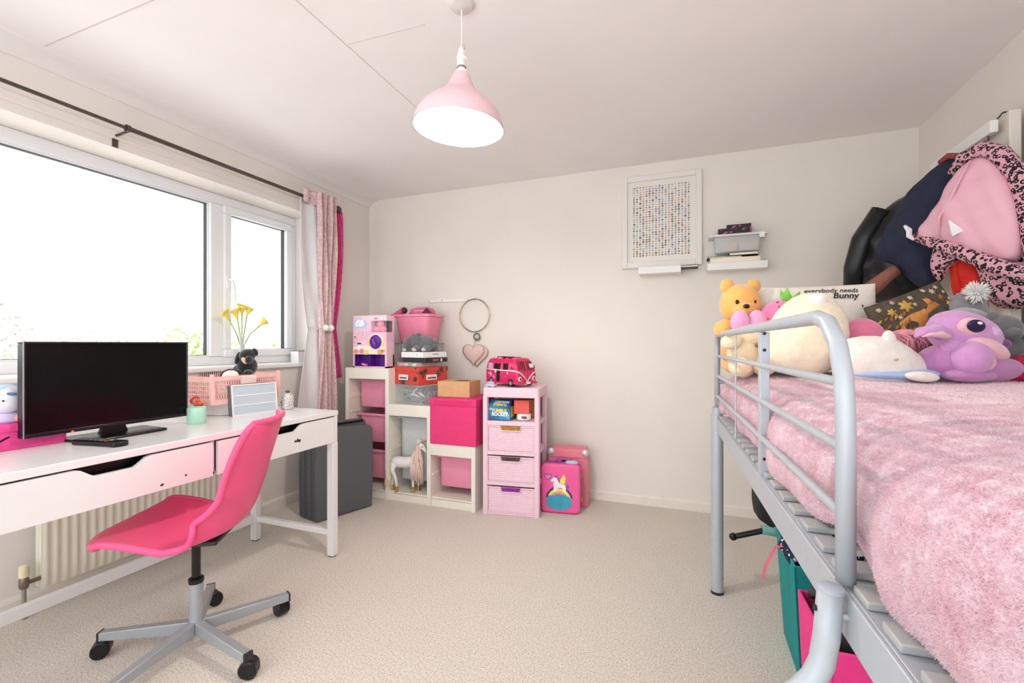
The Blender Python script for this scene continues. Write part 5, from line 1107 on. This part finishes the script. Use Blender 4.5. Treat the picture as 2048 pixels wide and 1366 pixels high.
# ------------------------------------------------------------------ pictures and shelves on the back wall
FRM = pm('frame_white', 'ece6e0', .5, .01); MATB = pm('print_paper', 'f0e9e2', .7, .01)
pf = thing('dot_print', 'large white framed print of tiny coloured dots', 'picture', (-.432, 3.285, 1.648), 0, rot=(R(-1.5), 0, 0))
fw, fh, fb = .522, .642, .038
for nm, b in (('frame_side', (0, fb, 0, .028, 0, fh)), ('frame_side', (fw-fb, fw, 0, .028, 0, fh)), ('frame_rail', (fb, fw-fb, 0, .028, 0, fb)), ('frame_rail', (fb, fw-fb, 0, .028, fh-fb, fh))): ob(nm, B(*b), FRM, pf, bev=.003)
bd = ob('paper', B(fb-.004, fw-fb+.004, .014, .02, fb-.004, fh-fb+.004), MATB, pf)
dots = [pm('dot_%d' % i, hx, .7) for i, hx in enumerate(('4b4a52', 'c0503f', '5f8f6a', '7fb3b0', 'd9a13f', '8a5a7a', '3a4a6a', 'd98a9a', '9aa86a', '2f2f33', 'b8a08a', '6a8fc0'))]
m = MB(); rr = random.Random(19)
for i in range(18):
    for j in range(31):
        r = .0062*rr.uniform(.6, 1.3); x = .082+(fw-.164)*i/17+rr.uniform(-.001, .001); z = .085+(fh-.165)*j/30+rr.uniform(-.001, .001)
        m.cur = rr.randrange(len(dots)); m.add([(x+r*math.cos(a), .0136, z+r*math.sin(a)) for a in [2*PI*k/6 for k in range(6)]], [(0, 1, 2, 3, 4, 5)])
ob('dot_pattern', m, dots, bd, smooth=False, kind='stuff')
ob('glazing', B(fb-.003, fw-fb+.003, .009, .0105, fb-.003, fh-fb+.003), pm('glazing', 'ffffff', .08, 0, alpha=.06), pf)
for nm, lab, x0, x1 in (('ledge', 'short white floating shelf below the dotted print', -.310, -.040), ('ledge', 'white floating shelf stacked with books and clear box', .118, .462)):
    s_ = thing('floating_shelf', lab, 'shelf', (x0, 3.20, 1.592))
    ob('shelf_board', B(0, x1-x0, 0, .12, 0, .046), WHITE, s_, bev=.002); ob('underside_groove', B(.02, x1-x0-.02, .03, .10, -.0008, .0), TRO, s_)
t = thing('dark_notebook', 'dark notebook lying behind the short white shelf', 'book', (-.045, 3.215, 1.622)); ob('cover', B(0, .11, 0, .09, .0, .014), DARK, t, bev=.002); ob('pages', B(.002, .107, -.001, .0, .003, .011), CRM, t)
def book(lab, x, y, z, w, d, hh, mat, rz=0):
    t = thing('book', lab, 'book', (x, y, z), rz, 'books on the white shelf'); ob('cover', MB().box(0, w, 0, d, 0, .002).box(0, w, 0, d, hh-.002, hh).box(0, .003, 0, d, 0, hh), mat, t); ob('pages', B(.003, w-.003, .003, d-.003, .002, hh-.002), CRM, t)
book('wide cream book at the bottom of the shelf stack', .135, 3.205, 1.638, .29, .11, .030, pm('book_cream', 'ece5d0', .6), 0)
book('brown edged book under the clear box on the shelf', .122, 3.21, 1.668, .20, .10, .011, pm('book_brown', '3a2a22', .6), 2)
book('black book under the clear box on the shelf', .245, 3.205, 1.679, .165, .11, .018, DARK, -3)
cbx = thing('lidded_clear_box', 'translucent box with overhanging lid on the white shelf', 'storage box', (.295, 3.20, 1.698), 0)
ob('shell', tub(.285, .115, .105, .016, .015, .002, .008, .006), pm('clear_frosted', 'f0f0ef', .35, .02, alpha=.35), cbx); ob('lid', B(-.168, .168, -.004, .118, .104, .118), pm('lid_white', 'ecebe9', .4, .01, alpha=.9), cbx, bev=.003)
ob('clip', B(.120, .150, -.008, -.003, .082, .118), WHITE, cbx, bev=.002)
for x, w, hx in ((-.045, .085, 'e9c9b8'), (.06, .10, 'eac0b4')): ob('paper_pack', B(x-w/2, x+w/2, .02, .09, .01, .062), pm('pack_'+hx, hx, .7), cbx, bev=.006)
FLO = pm('floral_dark', '221c20', .5, hex2='c05a80', vs=45, detail=1, th=(.58, .64))
for lab, x, z, w, hh in (('lower dark floral box on the clear box', .185, 1.8165, .19, .036), ('upper dark floral box on the clear box', .235, 1.8525, .135, .022)):
    t = thing('floral_box', lab, 'box', (x, 3.21, z), -2, 'floral boxes on the shelf'); ob('box_body', B(0, w, 0, .09, 0, hh*.7), FLO, t, bev=.001); ob('box_lid', B(-.002, w+.002, -.002, .092, hh*.6, hh), FLO, t, bev=.001)
hr = thing('hook_rail', 'slim white hook rail on the wall above toy boxes', 'hook rail', (-2.0, 3.32, 1.462)); ob('rail', B(0, .35, -.014, 0, 0, .022), WHITE, hr, bev=.002)
for x in (.006, .12, .34): ob('screw', MB().lathe([(.005, 0), (.005, .003), (0, .004)], 10, M=Matrix.Translation((x, -.014, .011)) @ Matrix.Rotation(R(90), 4, 'X')), CHROME, hr)
ob('hook', MB().tube([(.418, 0, .015), (.418, -.02, .012), (.418, -.026, .020)], .004, 6), CHROME, hr)
rg = thing('hanging_ring', 'thin brass hoop hanging on the wall with beaded charm', 'wall hanging', (-1.580, 3.297, 1.347))
ob('hoop', MB().tube([(.130*math.cos(a), 0, .130*math.sin(a)) for a in [2*PI*k/56 for k in range(56)]], .0042, 8, closed=True), pm('brass', 'a8977a', .35, metal=.7), rg)
ob('charm', MB().tube([(.022+.026*math.cos(a), -.004, -.170+.026*math.sin(a)) for a in [2*PI*k/24 for k in range(24)]], .005, 8, closed=True), pm('charm_grey', '6a6a60', .4), rg); ob('charm_disc', MB().ell((.022, -.004, -.170), (.02, .006, .02)), pm('charm_green', 'bfc4a8', .5, .2, 90), rg)
HRT = pm('heart_pink', 'e7c8c2', .85, .02, 30)
def heart(sx, dx=0, dz=0):
    P_ = []
    for k in range(32):
        a = 2*PI*k/32; P_.append((dx+sx*.0625*16*math.sin(a)**3*.1*1.0, dz+sx*.0625*(13*math.cos(a)-5*math.cos(2*a)-2*math.cos(3*a)-math.cos(4*a))*.1))
    return P_
ht = thing('hanging_heart', 'padded dusty pink fabric heart pair hanging below the hoop', 'wall hanging', (-1.585, 3.29, 1.045))
ob('heart', MB().puff(heart(.98), .022, .010, rings=6, sub=1, ctr=(0, .005)), HRT, ht, angle=0); ob('heart', MB().puff(heart(.98, .025, -.012), .012, .012, rings=6, sub=1, ctr=(.025, .0), d=.013), HRT, ht, angle=0)
ob('loop', MB().tube([(.0, 0, .06), (.018, -.003, .105), (.022, -.004, .128)], .002, 5), pm('cord_tan', 'b8a08c', .7), ht)

# ------------------------------------------------------------------ things on the desk
tv = thing('television', 'black flat screen television on the desk', 'television', (-2.062, .842, DZ), .3)
TW, TZ0, TZ1 = .537, .036, .360
SCR = pm('screen_black', '050506', .18, 0, spec=.25); PNB = pm('piano_black', '0a0a0b', .3, .0)
ob('bezel', MB().box(-.030, .008, 0, TW, TZ0, TZ0+.014).box(-.030, .008, 0, TW, TZ1-.007, TZ1).box(-.030, .008, 0, .007, TZ0+.014, TZ1-.007).box(-.030, .008, TW-.007, TW, TZ0+.014, TZ1-.007), PNB, tv, bev=.002)
ob('screen', B(-.02, .005, .007, TW-.007, TZ0+.014, TZ1-.007), SCR, tv); ob('back_shell', B(-.058, -.030, .06, TW-.06, TZ0+.03, TZ1-.05), BLACK, tv, bev=.015)
ob('bezel_trim', MB().box(.0055, .009, 0, TW, TZ1-.0015, TZ1+.001).box(.0055, .009, TW-.0015, TW+.001, TZ0, TZ1).box(.0055, .009, -.001, .0015, TZ0, TZ1), pm('trim_silver', 'b0b2b6', .3, metal=.6), tv)
ob('stand_neck', MB().prism([(.22, .006), (.32, .006), (.30, .06), (.24, .06)], -.03, -.012, 'yz'), PNB, tv, bev=.004)
ob('stand_base', MB().prism([(-.085, .12), (.075, .13), (.085, .16), (.085, .38), (.075, .41), (-.085, .42)], 0, .010, 'xy'), PNB, tv, bev=.004)
ob('standby_light', MB().ell((.009, .13, TZ0+.004), (.003, .004, .002)), pm('led_red', 'ff3a20', .3, emit=4), tv)
ob('power_cable', MB().tube([(-.05, .02, .06), (-.01, -.06, .03), (.03, -.16, .008), (.10, -.30, .004)], .003, 6), BLACK, tv)
rmt = thing('remote_control', 'black remote control lying before the television', 'remote', (-1.915, .982, DZ), 8)
ob('remote_body', MB().prism([(-.10, -.02), (-.09, -.024), (.06, -.022), (.095, -.026), (.105, -.01), (.105, .012), (.095, .026), (.06, .022), (-.09, .024), (-.10, .02)], 0, .018, 'xy'), BLACK, rmt, bev=.004)
for k in range(5):
    for j in range(3): ob('button', B(-.075+.022*k, -.064+.022*k, -.013+.010*j, -.006+.010*j, .018, .020), pm('button_grey', '6a6a6e', .5), rmt)
for k, hx in enumerate(('c8382e', '3f9a4c', 'e0b93a', '3a66b8')): ob('button', B(.042, .052, -.018+.0095*k, -.011+.0095*k, .018, .020), pm('button_'+hx, hx, .5), rmt)
px = thing('pink_box', 'hot pink patterned box behind the television', 'box', (-2.315, .60, DZ)); ob('box_body', B(0, .225, 0, .372, 0, .072), pm('pink_stripe', 'ee4a95', .5, .12, 35), px, bev=.003); ob('box_lid', B(-.003, .228, -.003, .375, .060, .086), pm('pink_stripe', 'ee4a95', .5, .12, 35), px, bev=.003)
nl = thing('night_light', 'white figure night light with pale blue cap on the pink box', 'night light', (-2.165, .845, DZ+.0865), 30)
ob('base', MB().lathe([(.040, 0), (.044, .006), (.042, .024), (.036, .032)], 24), LIL, nl); ob('body', MB().ell((0, 0, .075), (.046, .044, .050)), pm('porcelain', 'eceaf0', .3), nl, angle=0); ob('cap', MB().ell((-.008, .004, .092), (.045, .044, .036)), BLU, nl, angle=0)
ob('eye', MB().ell((.022, -.040, .076), (.003, .003, .003)), EYE, nl); ob('brim', MB().ell((.032, -.024, .098), (.018, .008, .005)), pm('brim_blue', '4a6f96', .5), nl); ob('star_foot', MB().ell((.046, -.01, .014), (.014, .012, .014)), ORG, nl)
mc = thing('mint_candle', 'mint green glass candle jar on the desk', 'candle', (-2.038, 1.405, DZ))
ob('jar', MB().lathe([(.034, 0), (.037, .004), (.037, .068), (.036, .071), (.034, .069), (.034, .05)], 28), pm('mint_glass', 'bdebd4', .12, .02, alpha=.8), mc); ob('wax', MB().lathe([(.0335, .004), (.0335, .052)], 24), pm('mint_wax', 'cdf0de', .6), mc); ob('wick', MB().cyl((0, 0, .052), (.001, 0, .062), .0012, n=6), CRM, mc)
fg = thing('ceramic_mushroom', 'small red and cream ornament behind the mint candle', 'ornament', (-2.135, 1.475, DZ)); ob('base', MB().lathe([(.03, 0), (.032, .01), (.024, .045), (.02, .07)], 20), pm('ceramic_cream', 'ecd9cc', .4), fg); ob('bow', MB().ell((-.018, 0, .088), (.022, .02, .022)).ell((.018, -.01, .078), (.028, .02, .018), (0, .5, 0)), pm('ceramic_red', 'bd3a2a', .35, hex2='e09a70', vs=30, th=(.5,.7)), fg, angle=0)
tn = thing('round_tin', 'round white lidded tin under the pink crate', 'tin', (-2.195, 1.70, DZ)); ob('tin_body', MB().lathe([(.122, 0), (.126, .003), (.126, .040)], 40), pm('tin_white', 'eeeae8', .4, .02), tn); ob('tin_lid', MB().lathe([(.129, .036), (.130, .038), (.130, .056), (.126, .060), (.0, .060)], 40, caps=False), pm('tin_white', 'eeeae8', .4, .02), tn)
# crate
CRT = pm('crate_pink', 'f5c3bb', .45, .02)
bk_ = thing('pink_crate', 'pale pink slotted plastic crate on the white tin', 'crate', (-2.205, 1.515, DZ+.0605))
cw, cl2, chh = .225, .375, .135
def slotted(L, hh, nx, nz, px_=None):
    """front panel with a grid of slanted openings, in local (a, b) coords, returned as list of quads"""
    m = MB(); a0, a1, b0, b1 = .02, L-.02, .028, hh-.024; q = []
    m.box(0, L, -.0015, .0015, 0, b0); m.box(0, L, -.0015, .0015, b1, hh); m.box(0, a0, -.0015, .0015, b0, b1); m.box(a1, L, -.0015, .0015, b0, b1)
    da = (a1-a0)/nx; db_ = (b1-b0)/nz
    for j in range(nz+1): m.box(a0, a1, -.0015, .0015, b0+db_*j-.0025, b0+db_*j+.0025)
    for j in range(nz):
        for i in range(nx):
            x = a0+da*i; m.prism([(x-.002, b0+db_*j), (x+.004, b0+db_*j), (x+.001, b0+db_*(j+1)), (x-.005, b0+db_*(j+1))], -.0015, .0015, 'xz')
    return m
fp = ob('side_panel', slotted(cl2, chh, 26, 4), CRT, bk_, loc=(cw/2, 0, 0), rot=(0, 0, R(90)), smooth=False); ob('side_panel', fp.data, None, bk_, loc=(-cw/2, 0, 0), rot=(0, 0, R(90)))
ep_ = ob('end_panel', slotted(cw, chh, 14, 4), CRT, bk_, loc=(-cw/2, 0, 0), smooth=False); ob('end_panel', ep_.data, None, bk_, loc=(-cw/2, cl2, 0)); ob('base', B(-cw/2, cw/2, 0, cl2, 0, .004), CRT, bk_)
for x in (-cw/2, cw/2):
    for y in (0, cl2): ob('corner_post', MB().box(x-.008, x+.008, y-.008, y+.008, 0, chh+.012), CRT, bk_, bev=.003)
ob('label_plate', B(cw/2+.001, cw/2+.004, .15, .235, chh-.045, chh-.004), pm('plate_pale', 'f4dcd8', .4), bk_, bev=.002)
hb_ = thing('hair_brush', 'pink hair brush with black bristles lying in the crate', 'hair brush', (-2.19, 1.60, DZ+.185)); ob('brush_back', MB().ell((0, 0, .0), (.03, .085, .010)), pm('brush_pink', 'e05a88', .4), hb_, angle=0)
m = MB()
for i in range(14):
    for j in range(4): m.cyl((-.02+.013*j, -.065+.010*i, .006), (-.02+.013*j, -.065+.010*i, .030), .0012, .0009, n=5)
ob('bristles', m, BLACK, hb_, kind='stuff')
hp = thing('headband', 'white padded disc resting against the crate rim', 'accessory', (-2.105, 1.615, DZ+.162)); ob('pad', MB().ell((0, 0, .03), (.012, .05, .035)), WHITE, hp, angle=0); ob('pad_edge', MB().tube([(.004, .05*math.cos(a), .03+.035*math.sin(a)) for a in [PI*k/16 for k in range(17)]], .003, 6), BLACK, hp)
pcn = thing('pink_pouch', 'pink fabric pouch in the crate under the black dog', 'pouch', (-2.20, 1.79, DZ+.16)); ob('pouch_body', MB().ell((0, 0, .005), (.07, .085, .035)), pm('pouch_pink', 'f2b9cf', .7, .08, 60), pcn, angle=0); ob('pouch_bow', MB().ell((.01, -.09, .02), (.03, .025, .022)), pm('pouch_pink', 'f2b9cf', .7), pcn, angle=0)
FB = plush('plush_black', '17181d')
dg_ = thing('black_plush_dog', 'black plush dog with tan muzzle sitting in the pink crate', 'plush toy', (-2.16, 1.755, DZ+.185), CA)
ob('body', MB().ell((0, .0, .05), (.048, .05, .052)), FB, dg_, angle=0); hd = ob('head', MB().ell((.018, -.03, .108), (.040, .036, .034), (0, R(-12), 0)), FB, dg_, angle=0)
ob('snout', MB().ell((.042, -.055, .086), (.018, .024, .022)), FB, hd, angle=0); ob('muzzle_patch', MB().ell((.022, -.062, .082), (.012, .010, .020), (0, R(-35), 0)), plush('plush_tan2', 'e0bd8c'), hd, angle=0); ob('ear', MB().ell((-.028, -.035, .095), (.012, .012, .034), (0, R(18), 0)), FB, hd, angle=0); ob('ear', MB().ell((.052, -.02, .125), (.014, .012, .022), (0, R(-25), 0)), FB, hd, angle=0)
for x in (-.02, .035): ob('paw', MB().ell((x, -.05, .018), (.02, .03, .018)), FB, dg_, angle=0)
ob('haunch', MB().ell((-.04, .0, .03), (.03, .035, .03)), pm('denim_blue', '4a5668', .8), dg_, angle=0)
lb_ = thing('light_box', 'white framed letter light box with three blank rows on desk', 'light box', (-2.052, 1.588, DZ), 0, rot=(0, R(-6), R(-10)))
ob('case', B(-.036, 0, 0, .228, 0, .152), pm('lightbox_grey', '6f7278', .4), lb_, bev=.002)
for z in (.006, .0535, .101): ob('row_panel', B(-.001, .002, .006, .222, z, z+.043), pm('panel_bluegrey', 'bfc8d3', .3, .01), lb_)
ob('face_frame', MB().box(-.001, .004, 0, .228, 0, .006).box(-.001, .004, 0, .228, .146, .152).box(-.001, .004, 0, .006, .006, .146).box(-.001, .004, .222, .228, .006, .146), WHITE, lb_)
for z in (.049, .0965): ob('row_rail', B(-.001, .0045, .006, .222, z, z+.0045), WHITE, lb_)
og = thing('silver_ornament', 'small white bottle ornament with dark cap on the desk', 'ornament', (-2.02, 1.885, DZ)); ob('body', MB().lathe([(.026, 0), (.031, .006), (.031, .045), (.029, .070), (.018, .085), (.010, .090)], 20), pm('glitter_white', 'dcd8d6', .3, hex2='8f8a88', vs=130, th=(.5, .62)), og); ob('cap', MB().ell((0, 0, .094), (.012, .012, .008)), pm('cap_pewter', '57514e', .4), og); ob('loop_handle', MB().tube([(-.03, -.005, .055), (-.036, -.008, .035), (-.03, -.005, .012)], .004, 6), pm('cap_pewter', '57514e', .4), og)

# ------------------------------------------------------------------ window sill
vs_ = thing('glass_vase', 'slim clear glass vase on the window sill', 'vase', (-2.70, 2.155, WZ0)); ob('vase_body', MB().lathe([(.022, 0), (.026, .004), (.022, .06), (.020, .12), (.026, .19), (.0245, .19), (.0185, .12), (.0205, .06), (.022, .008)], 24), pm('vase_glass', 'eef3f0', .05, .0, alpha=.35), vs_); ob('water', MB().lathe([(.0195, .01), (.0185, .06), (.0175, .10)], 20), pm('water', 'e6efe9', .05, 0, alpha=.3), vs_)
STM = pm('stem_green', '93b24a', .5, .05); LLY = pm('lily_yellow', 'f2dd62', .5, .08, 40)
for i, (dx, dy, z) in enumerate(((0, -.085, .315), (.0, -.030, .32), (.0, .0, .35), (.0, .035, .345), (.0, .13, .285))):
    fl = thing('calla_lily', 'yellow calla lily in the vase, %s' % ('bloom nearest the window mullion', 'second bloom from the window mullion', 'tallest bloom in the middle', 'bloom just beside the tallest one', 'bloom leaning far out to the right')[i], 'flower', (-2.70, 2.155, WZ0), 0, 'calla lilies in the vase')
    tip = Vector((dx, dy, z-.03)); 
    ob('stem', MB().tube([(0, 0, .012), (0, dy*.1, .12), (dx*.5, dy*.45, .20), tip], .0042, 6), STM, fl, angle=0)
    Mx = Matrix.Translation(tip) @ Vector((dx, dy, .12)).to_track_quat('Z', 'Y').to_matrix().to_4x4()
    ob('bloom', MB().grid(lambda u, v: Mx @ Vector(((.005+.027*v**1.6)*math.cos(2*PI*u), (.005+.027*v**1.6)*math.sin(2*PI*u), .065*v+.014*v*math.cos(2*PI*u))), 16, 6, cu=True), LLY, fl, angle=0, solid=.001)
wbx = thing('sill_box', 'small white box on the sill beside the curtain', 'box', (-2.74, 2.585, WZ0)); ob('box_body', B(0, .075, 0, .078, 0, .082), pm('white_card', 'f2f1f1', .4, .01), wbx, bev=.002); ob('box_lid', B(-.001, .076, -.001, .079, .082, .086), pm('lid_slate', '6a6e70', .5), wbx)

# ------------------------------------------------------------------ outside the window
struct('ground', B(-60, -2.92, -30, 40, -2.75, -2.65), pm('pale_bounce_ground', 'e6e3dc', .95, hex2='eeebe4', vs=.8))  # pale ground tone invented to bounce skylight up to the ceiling
def shrub(lab, x, y, top, r, n, seed, hx):
    t = thing('garden_shrub', lab, 'shrub', (x, y, -2.65), 0, 'shrubs outside the window'); rr = random.Random(seed); hh = top+2.65
    ob('trunk', MB().tube([(0, 0, 0), (.05, .02, hh*.4), (0, .05, hh*.7)], [.07, .05, .03], 8), pm('bark', '8a7c6a', .9), t)
    m = MB()
    for k in range(n):
        v = Vector((rr.gauss(0, 1), rr.gauss(0, 1), rr.gauss(0, 1))).normalized()*(r*rr.random()**.4); c = Vector((v.x, v.y, hh-r+v.z*1.0)); a = rr.random()*6.28; s_ = rr.uniform(.03, .06)
        d = Vector((math.cos(a), math.sin(a), rr.uniform(-.6, .6))).normalized(); e = d.cross(Vector((rr.random(), rr.random(), rr.random()))).normalized()
        m.add([c-d*s_, c+e*s_*.45, c+d*s_, c-e*s_*.45], [(0, 1, 2, 3)])
    ob('foliage', m, pm('leaf_'+hx, hx, .7, .15, 6), t, smooth=False, kind='stuff')
shrub('pale green shrub outside behind the television corner', -6.6, 4.55, 1.38, .62, 800, 1, '9fae62')
shrub('yellow green shrub outside the small window pane', -6.2, 6.0, 1.30, .6, 800, 2, 'b3bd78')
shrub('pale shrub outside the left end of the window', -6.5, 2.35, 1.05, .55, 700, 3, 'aab57e')
shrub('grey green treetop far beyond the large pane', -13, 4.6, 2.0, 1.0, 700, 4, '8e9a7a')
shrub('distant pale treetop beyond the left part of window', -14, 7.0, 1.7, .9, 600, 5, '98a184')
